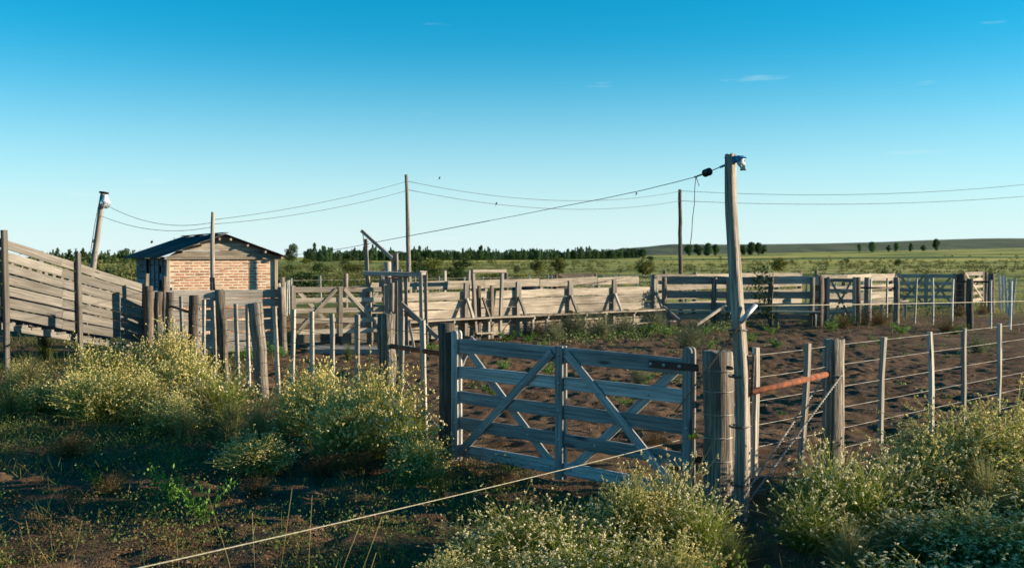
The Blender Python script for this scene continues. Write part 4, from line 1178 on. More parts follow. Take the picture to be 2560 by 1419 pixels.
# ---------------------------------------------------------------- far wire fences
def far_fence(label, pts, step, h, thick_every, r=.006, zs=(.3, .6, .9, 1.15)):
    t = thing('wire_fence', label, 'fence', pts[0])
    n = 0
    for a, b in zip(pts[:-1], pts[1:]):
        L = (b - a).length; m = max(1, int(L / step))
        for i in range(m):
            p = a.lerp(b, (i + random.uniform(-.08, .08)) / m); z = hz(p.x, p.y); n += 1
            p = Vector((p.x, p.y, z))
            if n % thick_every == 0: log(t, 'post', p + Vector((0, 0, -.1)), p + Vector((0, 0, h + .12)), .085, .08, M_POST, 8, 3)
            else: dropper(t, p, .05, h + random.uniform(-.06, .06), .065, .055, M_FARDROP, lean=.02)
    wire_run(t, [Vector((p.x, p.y, 0)) for p in pts], zs, r, M_WIRE)
    return t
far_fence('far wire fence with pale droppers from the shed towards the race', [gx(430, 25.2), gx(700, 31), gx(730, 37), gx(1100, 40.5), gx(1420, 44.5)], 1.0, 1.25, 7)
far_fence('far wire fence with pale droppers behind the rail fences', [gx(1380, 43.5), gx(1700, 49), gx(2320, 51), gx(2700, 49)], .98, 1.22, 8)
far_fence('second far wire fence, lower, behind the rail fences', [gx(1480, 45.5), gx(1720, 42), gx(2160, 41.5), gx(2235, 42.5)], 1.15, 1.16, 4)
far_fence('thin wire fence of pale droppers at the far right edge', [gx(2500, 38), gx(2535, 33), gx(2760, 34)], 1.1, 1.3, 99)
dg_ = board_gate('dark_gate', 'dark low gate lying askew behind the middle of the race', gx(1392, 41), gx(1490, 42), [(1.27, .12), (.98, .12), (.70, .12)], 1.35, .3, M_DARKPOST, style='X', mid=False)  # gate built in the dark post timber
pile = thing('tarp_heap', 'low heap of black tarpaulin beyond the race', 'tarpaulin', gx(1312, 38))
def heap():
    rng = np.random.default_rng(4); V, Q = [], []
    for i in range(9):
        for j in range(14):
            u, v = i / 8 * 2 - 1, j / 13 * 2 - 1
            V.append((v * .62, u * .4, 1.16 * max(0, 1 - u * u) ** .4 * max(0, 1 - v ** 4) ** .5 * (.88 + .12 * rng.random())))
    for i in range(8):
        for j in range(13): Q.append((i * 14 + j, i * 14 + j + 1, (i + 1) * 14 + j + 1, (i + 1) * 14 + j))
    return mesh_np('tarp_sheet', V, np.array(Q), None, M_BLACK, True)
link('tarp_sheet', heap(), pile, Matrix.Translation(gx(1312, 38)))

# ---------------------------------------------------------------- light pole, line poles, overhead wires
LPD = 25.0
lt = thing('lamp_pole', 'leaning lamp pole with a white bell lamp behind the loading ramp', 'lamp pole', at(222, 846, LPD))
log(lt, 'shaft', at(205, 850, LPD), at(259, 482, LPD), .078, .066, M_PLANK2, 12, 12, .006, .06)
lm = at(263, 486, LPD - .1)
plank(lt, 'bracket', at(249, 480, LPD - .08), at(271, 483, LPD - .12), .05, .05, M_DARKIRON)
sh = lathe(lt, 'lamp_shade', [(.045, .0), (.055, -.03), (.06, -.07), (.075, -.11), (.105, -.16), (.125, -.19), (.12, -.19)], Matrix.Translation(lm), M_ENAMEL, 18)
lathe(lt, 'lamp_globe', [(.117, -.192), (.118, -.24), (.105, -.285), (.075, -.32), (.03, -.338), (.001, -.34)], Matrix.Translation(lm), M_GLASS, 18)
lathe(lt, 'bulb', [(.02, -.17), (.03, -.2), (.045, -.24), (.03, -.28), (.001, -.29)], Matrix.Translation(lm), M_ENAMEL, 12)
tube(lt, 'lamp_lead', [at(251, 490, LPD - .08), at(237, 560, LPD - .1), at(225, 640, LPD - .1)], .009, M_LINE, 5)
p2 = thing('line_pole', 'slim crooked grey pole rising in front of the shed wall', 'pole', at(534, 870, 23.0))
log(p2, 'shaft', at(531, 870, 23.0), at(533, 531, 23.0), .062, .045, M_PLANK2, 10, 10, 0, .06, path=lambda f: (0.0, .05 * math.sin(f * 6.2)))
log(p2, 'stub', at(541, 870, 22.9), at(530, 694, 22.9), .055, .055, M_DARKPOST, 10, 4, .003)
P3D = 27.15
p3 = thing('line_pole', 'tall straight brown pole left of the race', 'pole', gx(1024, P3D))
log(p3, 'shaft', gx(1025, P3D) + Vector((0, 0, -.1)), at(1016, 437, P3D), .075, .04, M_POLE, 12, 12, .004, .05)
P4D = 36.0
p4 = thing('line_pole', 'dark crooked thin pole behind the rail fences', 'pole', gx(1702, P4D))
log(p4, 'shaft', gx(1703, P4D) + Vector((0, 0, -.1)), at(1700, 474, P4D), .085, .062, M_DARKPOST, 10, 12, .012, .08)
ow = []
def span(label, a, b, drop, r):
    t = tube(None, 'overhead_wire', sag(a, b, drop, 28), r, M_LINE, 5); tag(t, label, 'wire', 'overhead wires between the poles')
span('upper overhead wire from the lamp to the crooked grey pole', at(272, 516, LPD - .1), at(531, 556, 23.0), .22, .0058)
span('lower overhead wire from the lamp pole to the crooked grey pole', at(254, 540, LPD - .05), at(531, 567, 23.0), .20, .0058)
span('upper overhead wire from the crooked grey pole to the tall brown pole', at(535, 549, 23.0), at(1015, 454, P3D), .10, .0058)
span('lower overhead wire from the crooked grey pole to the tall brown pole', at(535, 560, 23.0), at(1015, 477, P3D), .12, .0058)
span('upper overhead wire from the tall brown pole to the dark thin pole', at(1019, 453, P3D), at(1700, 478, P4D), .42, .007)
span('lower overhead wire from the tall brown pole to the dark thin pole', at(1019, 474, P3D), at(1700, 502, P4D), .40, .007)
span('upper overhead wire from the dark thin pole to the right edge', at(1700, 477, P4D), at(2700, 445, 40), .35, .0078)
span('lower overhead wire from the dark thin pole to the right edge', at(1700, 502, P4D), at(2700, 478, 40), .28, .0078)
def bird(px, py, d, label):
    c = at(px, py, d)
    rng_ = [(z * .6, r * .6) for z, r in ((-.07, .004), (-.03, .012), (.0, .028), (.05, .030), (.09, .022), (.115, .020), (.135, .008))]
    t = thing('small_bird', label, 'bird', c)
    lathe(t, 'body', [(max(r, .001), z) for z, r in rng_], Matrix.Translation(c) @ Matrix.Rotation(.5, 4, 'Y'), M_BIRD, 8)
    for s in (-1, 1):
        prism(t, 'wing', [(0, 0), (.02, .006), (.03, .05), (-.012, .035)], .005, Matrix.Translation(c + Vector((0, .012 * s, .03))) @ Matrix.Rotation(s * .9, 4, 'X'), M_BIRD)
bird(1590, 486, 33.0, 'small dark bird at the wire left of the dark thin pole')
bird(1240, 511, 30.5, 'small dark bird on the lower wire above the race')
bird(1098, 447, 34.0, 'tiny bird flying above the wires right of the tall brown pole')

# ================================================================ NEAR VEGETATION
def ribbons(P0, P1, P2, w0, w1, rng, n=4):
    """thin blades along quadratic curves; returns V, Q"""
    m = len(P0)
    t = np.linspace(0, 1, n + 1)[None, :, None]
    C = (1 - t) ** 2 * P0[:, None] + 2 * t * (1 - t) * P1[:, None] + t ** 2 * P2[:, None]
    d = P2 - P0; side = np.cross(d, rng.normal(size=(m, 3))); side /= (np.linalg.norm(side, axis=1)[:, None] + 1e-9)
    w = (w0 + (w1 - w0) * np.linspace(0, 1, n + 1))[None, :, None] * rng.uniform(.7, 1.3, m)[:, None, None]
    A, B = C - side[:, None] * w, C + side[:, None] * w
    V = np.stack([A, B], 2).reshape(m, -1, 3)
    base = (np.arange(m) * (2 * (n + 1)))[:, None]
    q = np.concatenate([np.array([[2 * i, 2 * i + 1, 2 * i + 3, 2 * i + 2]]) for i in range(n)])
    Q = (base[:, :, None] + q[None]).reshape(-1, 4)
    return V.reshape(-1, 3), Q, C
OCT = np.array([(1, 0, 0), (-1, 0, 0), (0, 1, 0), (0, -1, 0), (0, 0, 1), (0, 0, -1)], float)
OCF = np.array([(0, 2, 4), (2, 1, 4), (1, 3, 4), (3, 0, 4), (2, 0, 5), (1, 2, 5), (3, 1, 5), (0, 3, 5)])
def dots(C, r, rng):
    n = len(C)
    rr = r * rng.uniform(.6, 1.35, (n, 1, 3))
    V = C[:, None] + OCT[None] * rr + rng.normal(size=(n, 6, 3)) * r * .18
    T = (np.arange(n) * 6)[:, None, None] + OCF[None]
    return V.reshape(-1, 3), T.reshape(-1, 3)
def shrub_meshes(seed, h=1.0, R=0.7, stems=620, flowers=True, mat=None, fr=.0105, fmat=None, fill=420, heads=3, dens=.95, twigs=2.2, tipmat=None):
    tipmat = tipmat or M_TIP
    rng = np.random.default_rng(seed)
    def tips(n, lo, hi):
        a = rng.uniform(0, 6.28, n); e = np.arccos(rng.uniform(.05, 1, n)); rad = rng.uniform(lo, hi, n)
        bump_ = .84 + .20 * np.sin(a * 3 + seed) * np.sin(e * 2 + seed * 2) + .10 * np.sin(a * 7 + seed * 3) + .10 * np.sin(a * 13 + e * 9 + seed)
        rad = rad * bump_
        return np.stack([np.sin(e) * np.cos(a) * R * rad, np.sin(e) * np.sin(a) * R * rad, (.10 + .90 * np.cos(e) ** .8) * h * rad], 1)
    P2 = np.concatenate([tips(stems, .72, 1.02), tips(fill, .30, .85)])
    n = len(P2)
    P0 = np.stack([rng.normal(0, R * .16, n), rng.normal(0, R * .16, n), np.full(n, -.03)], 1)
    P1 = P0 * .5 + P2 * .5 + np.stack([-P2[:, 0] * .22, -P2[:, 1] * .22, P2[:, 2] * .22], 1) + rng.normal(0, .03, (n, 3))
    V, Q, C = ribbons(P0, P1, P2, .0038, .0022, rng)
    # side twigs in the upper third
    k = rng.integers(0, n, int(n * twigs)); base = C[k, 3] + (C[k, 4] - C[k, 3]) * rng.uniform(-1.2, .8, (len(k), 1))
    d = (P2[k] - P1[k]); d /= np.linalg.norm(d, axis=1)[:, None]
    tip = base + (d + rng.normal(0, .45, (len(k), 3))) * rng.uniform(.05, .15, (len(k), 1)) * h
    V2, Q2, _ = ribbons(base, (base + tip) / 2, tip, .0022, .0016, rng, 1)
    if not flowers: V, Q = np.concatenate([V, V2]), np.concatenate([Q, Q2 + len(V)])
    sm = mesh_np('stems', V, Q, None, mat or M_STEM)
    fm = None
    if flowers:
        top = np.concatenate([P2[:stems], tip[k < stems]])
        z = top[:, 2] / h
        keep = rng.uniform(0, 1, len(top)) < np.clip(-.05 + z * dens, 0.03, .9)
        c = top[keep]
        c = np.concatenate([c] + [c + rng.normal(0, fr * .95, c.shape) for _ in range(heads - 1)])
        V, T = dots(c, fr, rng)
        fm = mesh_np('flowers', np.concatenate([V2, V]), Q2, T + len(V2), tipmat, False)
        fm.materials.append(fmat or M_FLOWER)
        mi = np.zeros(len(fm.polygons), np.int32); mi[len(Q2):] = 1
        fm.polygons.foreach_set('material_index', mi)
    return sm, fm
SHRUB = [shrub_meshes(400 + i, 1.0, .72 + .06 * (i % 3), fr=.0092, dens=1.25, heads=4, twigs=2.8) for i in range(5)]
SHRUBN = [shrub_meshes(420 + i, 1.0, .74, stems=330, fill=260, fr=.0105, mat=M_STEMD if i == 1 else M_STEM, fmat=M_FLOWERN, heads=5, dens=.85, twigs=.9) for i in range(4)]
DRY = [shrub_meshes(440 + i, 1.0, .95, stems=240, fill=120, mat=M_BROWNWEED, fr=.011, fmat=M_BROWNWEED, tipmat=M_BROWNWEED) for i in range(2)]
GREYW = [shrub_meshes(450 + i, 1.0, .8, stems=420, fill=240, mat=M_GREYWEED, fr=.012, fmat=M_GREYWEED, tipmat=M_GREYWEED) for i in range(2)]
def shrub(proto, px, d, h, wid, label, name='flowering_shrub', cat='shrub', group=None, seen=True):
    p = gx(px, d); z = hz(p.x, p.y)
    t = thing(name, label, cat, (p.x, p.y, z), group)
    M = Matrix.Translation((p.x, p.y, z)) @ Matrix.Rotation(random.uniform(0, 6.28), 4, 'Z') @ Matrix.Diagonal((wid / .75, wid / .75, h, 1))
    tag(link('stems', proto[0], t, M), kind='stuff')
    if proto[1]: tag(link('flowers' if name == 'flowering_shrub' else 'seed_heads', proto[1], t, M), kind='stuff')
    return t
FS = 'cream-flowered shrub'
L1 = [
 (420, 15.6, .98, .62, FS + ' right against the foot of the plank fence corner'),
 (330, 15.0, .72, .50, 'smaller ' + FS + ' below the right end of the loading ramp'),
 (255, 14.4, .84, .62, FS + ' in front of the second ramp upright'),
 (205, 13.2, .60, .45, 'low ' + FS + ' left of the row, below the second ramp upright'),
 (250, 12.4, .72, .58, FS + ' at the left, nearest of those below the ramp'),
 (345, 12.6, .62, .50, FS + ' with sparse stems in the middle of the left thicket'),
 (470, 13.4, .80, .60, FS + ' in front of the dark fence post at the thicket centre'),
 (545, 12.5, .80, .62, FS + ' left of the bent thick fence post'),
 (420, 11.6, .52, .50, 'low shaded ' + FS + ' in the middle of the left thicket'),
 (745, 12.0, .74, .42, FS + ' between the bent post and the thick round post, rear one'),
 (795, 11.3, .90, .48, FS + ' behind the big flowering mound, between droppers'),
 (930, 10.4, .94, .66, 'big mounded ' + FS + ' left of the front gate'),
 (860, 9.9, .80, .52, FS + ' leaning on the left side of the big mound'),
 (1010, 9.8, .74, .50, FS + ' filling the gap between the big mound and the gate post'),
 (1045, 9.2, .50, .36, 'low ' + FS + ' touching the left gate post'),
 (640, 9.5, .42, .46, 'shaded low ' + FS + ' with white heads below the feathery tussock'),
 (60, 14.8, .55, .42, FS + ' by the foot of the leftmost ramp upright'),
 (95, 13.2, .42, .40, 'small ' + FS + ' at the far left edge'),
]
for i, (px, d, h, w, lab) in enumerate(L1): shrub((SHRUB + SHRUBN[:1])[(i * 5) % 6], px, d, h * 1.04, w * 1.08, lab)
L2 = [
 (1690, 7.05, .60, .34, FS + ' standing highest before the gate hinge post'),
 (1590, 6.85, .52, .34, FS + ' rising in front of the gate brace'),
 (1500, 6.7, .38, .34, FS + ' below the gate, third from the hinge post'),
 (1390, 6.55, .40, .34, FS + ' in front of the gate centre'),
 (1285, 6.5, .44, .36, FS + ' in front of the left half of the gate'),
 (1190, 6.3, .36, .32, FS + ' at the left end of the front row'),
 (1120, 5.9, .26, .26, 'small ' + FS + ' at the bottom edge, left end of the front row'),
 (1760, 6.7, .46, .32, FS + ' right before the foot of the hinge post'),
 (1440, 5.9, .42, .36, FS + ' at the bottom edge below the gate centre'),
 (1570, 5.8, .44, .36, FS + ' at the bottom edge below the right half of the gate'),
 (1330, 5.7, .36, .34, FS + ' at the bottom edge below the left half of the gate'),
 (1700, 5.75, .46, .36, FS + ' at the bottom edge below the hinge post'),
 (1230, 5.6, .30, .30, FS + ' at the bottom edge, second from the left'),
 (2075, 7.55, .72, .36, FS + ' against the foot of the stout brace post'),
 (2165, 7.25, .66, .42, FS + ' right of the stout brace post'),
 (2255, 7.5, .66, .42, FS + ' below the first dropper right of the brace post'),
 (2340, 8.1, .70, .50, FS + ' below the second dropper right of the brace post'),
 (2440, 8.4, .90, .66, 'tall bright ' + FS + ' against the right fence'),
 (2545, 8.3, .90, .66, 'tall bright ' + FS + ' at the right edge by the fence'),
 (2030, 6.9, .50, .34, 'shaded ' + FS + ' between the pole and the brace post'),
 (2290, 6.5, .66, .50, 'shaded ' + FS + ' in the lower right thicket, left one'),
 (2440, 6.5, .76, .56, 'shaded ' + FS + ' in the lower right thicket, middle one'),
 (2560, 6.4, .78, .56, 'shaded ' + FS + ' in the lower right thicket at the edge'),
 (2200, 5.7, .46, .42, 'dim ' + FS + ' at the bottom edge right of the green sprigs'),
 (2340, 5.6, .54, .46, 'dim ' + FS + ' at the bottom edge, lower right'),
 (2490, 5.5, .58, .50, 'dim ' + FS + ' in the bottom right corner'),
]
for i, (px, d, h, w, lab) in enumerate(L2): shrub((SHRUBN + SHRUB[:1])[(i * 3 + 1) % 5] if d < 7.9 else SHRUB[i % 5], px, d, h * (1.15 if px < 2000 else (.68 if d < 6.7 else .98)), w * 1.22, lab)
OFF_SHADE = [(3050, 8.6, 1.5, 1.1), (3300, 9.0, 1.7, 1.2), (3700, 5.0, 1.8, 1.3), (3200, 4.9, 1.5, 1.0), (2680, 7.2, .95, .7), (2720, 5.9, .9, .7), (2860, 6.6, 1.1, .8), (3000, 7.6, 1.2, .9), (2900, 5.4, 1.0, .8), (3150, 6.2, 1.3, .9), (3300, 7.3, 1.3, 1.0), (2800, 8.0, .9, .7), (3450, 5.6, 1.4, 1.0), (3600, 6.6, 1.5, 1.1)]  # unseen shrubs beyond the frame, added to cast shade over the foreground
for i, (px, d, h, w) in enumerate(OFF_SHADE): shrub(SHRUB[i % 5], px, d, h * .62, w, FS + ' continuing the thicket unseen past the right edge, added for shade', group='unseen shrubs added for shade past the right edge')

# feather-grass tussocks
def tussock_mesh(seed, n=420, mat=None):
    rng = np.random.default_rng(seed)
    a = rng.uniform(0, 6.28, n); out = rng.uniform(.05, .75, n) ** 1.0; L = rng.uniform(.55, 1.05, n)
    P0 = np.stack([rng.normal(0, .07, n), rng.normal(0, .07, n), np.full(n, -.02)], 1)
    P2 = np.stack([np.cos(a) * out * L * .85, np.sin(a) * out * L * .85, L * (1 - .62 * out ** 1.5)], 1)
    P1 = np.stack([P2[:, 0] * .25, P2[:, 1] * .25, P2[:, 2] * .85], 1)
    V, Q, _ = ribbons(P0, P1, P2, .0034, .0006, rng, 4)
    return mesh_np('blades', V, Q, None, mat or M_STRAW)
TUS = [tussock_mesh(500 + i) for i in range(2)] + [tussock_mesh(510, mat=M_GRASS)]
def tussock(k, px, d, h, label):
    p = gx(px, d); z = hz(p.x, p.y)
    o = link('grass_tussock', TUS[k], None, Matrix.Translation((p.x, p.y, z)) @ Matrix.Rotation(random.uniform(0, 6), 4, 'Z') @ Matrix.Diagonal((h * 1.1, h * 1.1, h, 1)))
    tag(o, label, 'grass tussock')
for k_, px, d, h, lab in ((0, 640, 10.2, .74, 'large feathery grass tussock before the bent thick fence post'), (1, 575, 10.9, .6, 'feathery grass tussock left of the bent thick fence post'), (0, 70, 14.0, .72, 'straw grass tussock beside the leftmost ramp upright'),
        (1, 500, 12.3, .72, 'straw grass tussock in the middle of the left thicket'), (2, 110, 19.5, .75, 'dark green grass tussock under the loading ramp'), (0, 390, 12.9, .6, 'thin straw tussock between the left thicket shrubs'), (1, 455, 11.0, .5, 'bleached matted tussock in the left thicket'),
        (2, 335, 11.4, .45, 'green tussock at the front of the left thicket'), (2, 1095, 8.3, .34, 'green grass tussock beside the left gate post foot'), (2, 20, 12.4, .5, 'green tussock at the left edge'), (2, 870, 19.8, .35, 'green tussock before the concrete slab'),
        (2, 700, 10.0, .5, 'green tussock right of the large feathery one'), (1, 2470, 7.4, .62, 'grey straw tussock among the lower right shrubs'), (1, 2130, 6.3, .5, 'drooping straw tussock beside the dark hollow at lower right'), (2, 1830, 6.2, .4, 'green tussock at the foot of the tall pole')):
    tussock(k_, px, d, h, lab)

# leafy weeds
def weed_mesh(seed, n=90, leaf=.035, mat=None, tall=.5):
    rng = np.random.default_rng(seed)
    m = 14
    a = rng.uniform(0, 6.28, m); L = rng.uniform(.3, 1.0, m)
    P0 = np.zeros((m, 3)); P2 = np.stack([np.cos(a) * L * .55, np.sin(a) * L * .55, L * tall], 1); P1 = P2 * .5 + (0, 0, .12)
    V, Q, C = ribbons(P0, P1, P2, .006, .003, rng)
    k = rng.integers(0, m, n); t = rng.integers(1, 5, n); c = C[k, t] + rng.normal(0, .05, (n, 3)); c[:, 2] = np.abs(c[:, 2])
    V2, Q2 = leaf_cards(c, leaf, rng, .2)
    return mesh_np('weed', np.concatenate([V, V2]), np.concatenate([Q, Q2 + len(V)]), None, mat or M_WEED)
WEED = [weed_mesh(600 + i, 420, .032) for i in range(3)]
GWEED = [weed_mesh(610 + i, 150, .055, M_GREYWEED, .7) for i in range(2)]
BWEED = [weed_mesh(620 + i, 120, .05, M_BROWNWEED, .6) for i in range(2)]
def weed(me, px, d, s, label, group=None, name='green_weed', cat='weed', sz=None):
    p = gx(px, d); z = hz(p.x, p.y)
    o = link(name, me, None, Matrix.Translation((p.x, p.y, z)) @ Matrix.Rotation(random.uniform(0, 6), 4, 'Z') @ Matrix.Diagonal((s, s, sz or s, 1)))
    tag(o, label, cat, group)
for i, (px, py, s, lab) in enumerate([
 (1270, 852, .55, 'bright green weed clump at the left foot of the race'), (1320, 858, .5, 'bright green weed right of the clump at the foot of the race'), (1620, 838, .55, 'bright green weed below the end of the race'), (1670, 842, .5, 'low bright weed beside the leaning prop'),
 (1760, 838, .55, 'bright weed clump left of the tall gate pole, farther one'), (1775, 868, .4, 'bright weed left of the tall gate pole, nearer one'), (1880, 852, .45, 'small bright weed right of the tall gate pole'), (1930, 838, .5, 'green leafy weed in the yard right of the pole'), (1945, 866, .4, 'small upright weed in the yard right of the pole'),
 (2080, 830, .6, 'green weed patch in front of the thick dark gate post'), (2120, 815, .7, 'green weed patch below the small crossed gate'), (2260, 838, .6, 'green weed before the wire fence, left of centre'), (2200, 860, .4, 'bright weed behind the stout brace post'), (2390, 832, .6, 'green weed by the dark fence post'),
 (600, 900, .6, 'green leafy weed under the left half of the plank fence'), (640, 902, .6, 'green leafy weed at the middle of the plank fence foot'), (700, 895, .6, 'green leafy weed at the right end of the plank fence'), (1080, 880, .5, 'green weed at the crush foot'),
 (1370, 935, .42, 'bright yellow-green weed seen through the front gate'), (1230, 985, .3, 'small bright weed through the left gate panel'), (1440, 905, .3, 'small bright weed above the gate top rail'), (1260, 920, .35, 'pale weed behind the gate left panel'), (1560, 1005, .3, 'pale weed through the right gate panel'), (1610, 960, .35, 'grey green weed through the right gate panel')]):
    weed(WEED[i % 3], px, EYE * FPX / (py - 642), s, lab)
for i, (px, py, s, lab) in enumerate([(1440, 838, .9, 'grey-green bushy weed in front of the race, left'), (1500, 842, .95, 'tall grey-green bushy weed in front of the race, middle'), (1560, 836, .8, 'grey-green weed in front of the race, right'), (1640, 828, .85, 'round grey-green weed at the race end'), (1725, 868, .9, 'grey straggly weed between the leaning props'),
        (2450, 880, .6, 'pale straggly weed behind the right fence'), (1600, 960, .4, 'small grey weed behind the front gate'), (1385, 850, .7, 'grey weed near the brown weeds of the race')]):
    shrub(GREYW[i % 2], px, EYE * FPX / (py - 642), s * .75, s * .55, lab, 'grey_weed', 'weed')
for i, (px, py, s, lab) in enumerate([(1380, 838, .75, 'brown dried weed in front of the race'), (1480, 815, .95, 'tall brown seeding weed beside the race ledge'), (1345, 842, .5, 'small brown weed left of the tall brown one'), (2150, 812, .8, 'brown weed thicket below the small gate'), (2200, 812, .8, 'brown weed under the dark pipe rail'), (2110, 820, .6, 'brown weed left of the pipe rail'), (2400, 790, .6, 'brown weed at the far gate post'), (2460, 785, .6, 'brown weed left of the stout far post'), (2370, 828, .7, 'brown weed by the droppers'),
        (170, 1140, .45, 'rust-brown dry weed in the shaded left foreground'), (270, 1230, .3, 'small rust-brown dry weed below the left thicket'), (640, 1235, .3, 'rust-brown dry weed above the cord, left'), (800, 1190, .42, 'rust-brown dry weed below the feathery tussock'), (900, 1195, .42, 'rust-brown dry weed below the big mound'), (1010, 1190, .40, 'rust-brown dry weed left of the gate post foot'), (1080, 1150, .35, 'brown dry weed at the gate post foot'), (1250, 1225, .32, 'brown dry weed in front of the gate'), (1640, 1110, .3, 'brown weed under the cord behind the gate'), (180, 1040, .35, 'brown dry weed left of the thicket')]):
    d = EYE * FPX / (py - 642)
    shrub(DRY[i % 2], px, d, s * .8, s * .6, lab, 'dry_weed', 'weed')
for i, (px, d, s, lab) in enumerate([(1650, 5.35, .36, 'bright green leafy sprig at the bottom edge, left one'), (1880, 5.45, .42, 'bright green leafy sprig at the bottom edge, middle one'), (1960, 5.3, .40, 'bright green leafy sprig at the bottom edge, right one'), (505, 7.6, .42, 'pale green leafy weed in the shaded foreground'), (430, 8.2, .4, 'dark green weed on the bare earth patch'), (240, 8.8, .3, 'green weed in the left foreground')]):
    weed(WEED[i % 3], px, d, s, lab, name='leafy_sprig', sz=s * 1.5)
# creeper on the shaded fence
cre = thing('creeper', 'thin green creeper climbing the shaded rail fence right of the pole', 'creeper', gx(1910, 29.2))
rng = np.random.default_rng(71)
c = np.stack([rng.normal(0, .16, 420), rng.normal(0, .06, 420), rng.uniform(.25, 1.75, 420)], 1); c[:, 0] += .12 * np.sin(c[:, 2] * 4)
V, Q = leaf_cards(c, .045, rng, .2); link('leaves', mesh_np('leaves', V, Q, None, M_LEAFD), cre, Matrix.Translation(gx(1908, 29.05)))
tube(cre, 'vine', [gx(1908, 29.05) + Vector((.12 * math.sin(z * 4), 0, z)) for z in np.linspace(0, 1.6, 10)], .012, M_TWIG, 5)

# short grass, seedlings and litter: beyond counting
rng = np.random.default_rng(33)
def blades(n, xr, yr, hh, w, mat, name, label, thr=-.02, seed=50, fs=.9, lean=.5, excl=None):
    x = rng.uniform(*xr, n); y = rng.uniform(*yr, n)
    keep = fbm(x * fs, y * fs, 3, seed) + rng.uniform(-.10, .10, n) > thr
    if excl is not None: keep &= ~excl(x, y)
    x, y = x[keep], y[keep]; m = len(x)
    h = rng.uniform(*hh, m); P0 = np.stack([x, y, terrain(x, y) - .01], 1)
    P2 = P0 + np.stack([rng.normal(0, lean, m) * h, rng.normal(0, lean, m) * h, h], 1); P1 = (P0 + P2) / 2 + np.stack([np.zeros(m), np.zeros(m), h * .2], 1)
    V, Q, _ = ribbons(P0, P1, P2, w, w * .25, rng, 2)
    tag(link(name, mesh_np(name, V, Q, None, mat)), label, 'grass', kind='stuff')
def in_yard(x, y):                    # the bare yard side of the front fences and gate
    lx = PL[0] + (y - PL[1]) * (FE[0] - PL[0]) / (FE[1] - PL[1])
    rx = PR[0] + (y - PR[1]) * (FR[0] - PR[0]) / (FR[1] - PR[1])
    gy = PL[1] + (x - PL[0]) * (PR[1] - PL[1]) / (PR[0] - PL[0])
    return ((y > 10.08) & (x > lx) & (x < rx)) | ((y > 7.96) & (y > gy) & (x < rx) & (x > PL[0]))
blades(30000, (-9, 3.2), (4.3, 16), (.04, .20), .0026, M_GRASS, 'short_grass', 'sparse short green grass on the shaded foreground', -.01, 50, .9, .5, in_yard)
blades(12000, (-8, 6), (4.3, 15), (.04, .16), .0022, M_BROWNWEED, 'dry_stubble', 'thin brown stubble on the foreground earth', .05, 61, 1.1, .7, in_yard)
blades(9000, (-6, 9), (9, 28), (.02, .08), .0035, M_GREYWEED, 'yard_seedlings', 'pale seedlings dotted over the bare yard', .07, 52, .8, .8, lambda x, y: ~in_yard(x, y))
blades(14000, (-14, -4.5), (14, 26), (.05, .25), .004, M_GRASS, 'ramp_grass', 'rough green grass around the loading ramp', -.05, 55, .5, .5)
blades(16000, (-10, 22), (24, 42), (.04, .16), .006, M_GRASS, 'yard_edge_grass', 'low green grass along the far yard fences', .06, 57, .28, .5)
blades(26000, (-14, 32), (36, 75), (.12, .42), .010, M_STRAW, 'range_grass', 'bleached bunch grass behind the yards', .0, 58, .12, .45)
def cover(n, xr, yr, hh, per, leaf, mat, name, label, thr, seed, fs, excl, twig=None):
    """low spreading plants as one mass of small leaves"""
    x = rng.uniform(*xr, n); y = rng.uniform(*yr, n)
    keep = (fbm(x * fs, y * fs, 3, seed) + rng.uniform(-.08, .08, n) > thr) & ~excl(x, y)
    x, y = x[keep], y[keep]; m = len(x)
    h = rng.uniform(*hh, m); w = h * rng.uniform(.8, 1.7, m)
    p = rng.normal(size=(m, per, 3)); p[..., 2] = np.abs(p[..., 2]) * .62
    p = p * np.stack([w * .5, w * .5, h * .7], 1)[:, None]
    C = (p + np.stack([x, y, terrain(x, y)], 1)[:, None]).reshape(-1, 3)
    V, Q = leaf_cards(C, leaf, rng, .5)
    tag(link(name, mesh_np(name, V, Q, None, mat)), label, 'ground cover', kind='stuff')
cover(1700, (-9, 3.4), (4.4, 15.5), (.06, .26), 120, .011, M_COVER, 'low_herbs', 'dark low herbs creeping over the shaded foreground', .0, 81, .55, in_yard)
cover(1100, (-9, 2.4), (4.4, 14.5), (.06, .22), 100, .009, M_BROWNWEED, 'dry_herbs', 'withered brown herbs over the shaded foreground', .0, 86, .6, in_yard)
cover(420, (-5, 12), (9, 31), (.04, .13), 40, .022, M_YARDCOVER, 'yard_herbs', 'small green herbs dotted over the bare yard', .07, 83, .45, lambda x, y: ~in_yard(x, y))
cover(300, (2.2, 6.2), (4.3, 8.6), (.10, .30), 60, .018, M_COVER, 'thicket_herbs', 'dark herbs under the lower right thicket', -.2, 84, .6, in_yard)
def race_foot(x, y):
    t = (x - CA_.x) * cd.x + (y - CA_.y) * cd.y; o = (x - CA_.x) * cn.x + (y - CA_.y) * cn.y
    return ~((t > 1.5) & (t < 15) & (o > .5) & (o < 2.6))
cover(700, (-2, 16), (22, 32), (.08, .34), 70, .026, M_YARDCOVER, 'race_foot_herbs', 'band of green herbs along the foot of the race', -.02, 85, .5, race_foot)
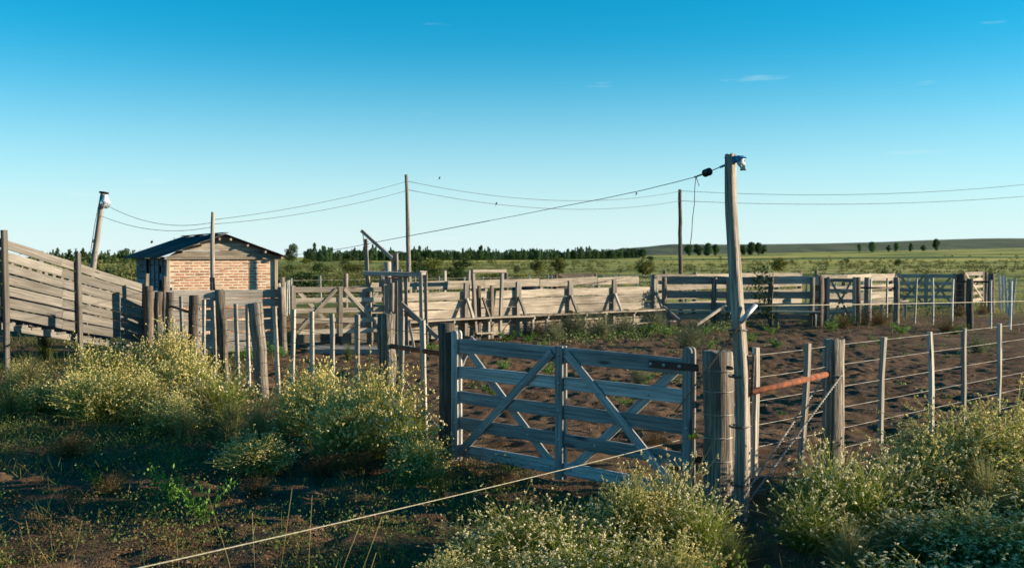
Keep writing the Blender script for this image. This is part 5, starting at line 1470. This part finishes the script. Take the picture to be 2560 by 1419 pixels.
blades(5200, (-6, 9), (8, 26), (.004, .012), .0022, M_STRAW, 'straw_litter', 'bits of straw lying on the yard earth', .0, 59, .7, 7.0, lambda x, y: ~in_yard(x, y))
# a few tall dry stalks close to the viewer
sg = thing('tall_stalks', 'few tall thin straw stalks at the bottom left edge', 'grass stalks', gx(500, 5.9))
for a, b, d in (((610, 1425), (520, 1235), 5.7), ((650, 1425), (630, 1280), 5.6), ((770, 1425), (780, 1240), 5.6), ((860, 1425), (955, 1290), 5.6), ((880, 1425), (940, 1380), 5.5), ((105, 1425), (65, 1300), 5.7), ((145, 1425), (125, 1325), 5.7), ((150, 1425), (205, 1300), 5.7), ((460, 1425), (440, 1340), 5.6), ((365, 1425), (355, 1360), 5.6), ((690, 1425), (730, 1220), 6.0), ((830, 1425), (900, 1310), 5.8)):
    p = at(a[0], a[1], d); q = at(b[0], b[1], d + .05); p.z = hz(p.x, p.y)
    tube(sg, 'stalk', [p, p.lerp(q, .5) + Vector((random.uniform(-.01, .01), 0, .01)), q], .0022, M_STRAW, 4)
# little stones and clods of the yard
def stone_mesh(seed):
    rng = np.random.default_rng(seed); V, T = dots(np.zeros((1, 3)), 1.0, rng); V[:, 2] *= .6
    return V, T
rng = np.random.default_rng(90)
n = 2600; x = rng.uniform(-7, 8, n); y = 4.5 * (26 / 4.5) ** rng.uniform(0, 1, n)
C = np.stack([x, y, terrain(x, y) + .002], 1)
V = []; T = []
r = rng.uniform(.006, .022, n) * np.where(rng.uniform(0, 1, n) < .06, 2.0, 1)
V = C[:, None] + OCT[None] * r[:, None, None] * rng.uniform(.6, 1.3, (n, 6, 1)) * np.array([1, 1, .6])
T = (np.arange(n) * 6)[:, None, None] + OCF[None]
M_CLOD = simple('clod', (0.13, 0.08, 0.052), .95, 0, c2=(.26, .20, .15), scale=1.3)
tag(link('soil_clods', mesh_np('soil_clods', V.reshape(-1, 3), None, T.reshape(-1, 3), M_CLOD)), 'loose clods and pebbles over the bare earth', 'clods', kind='stuff')
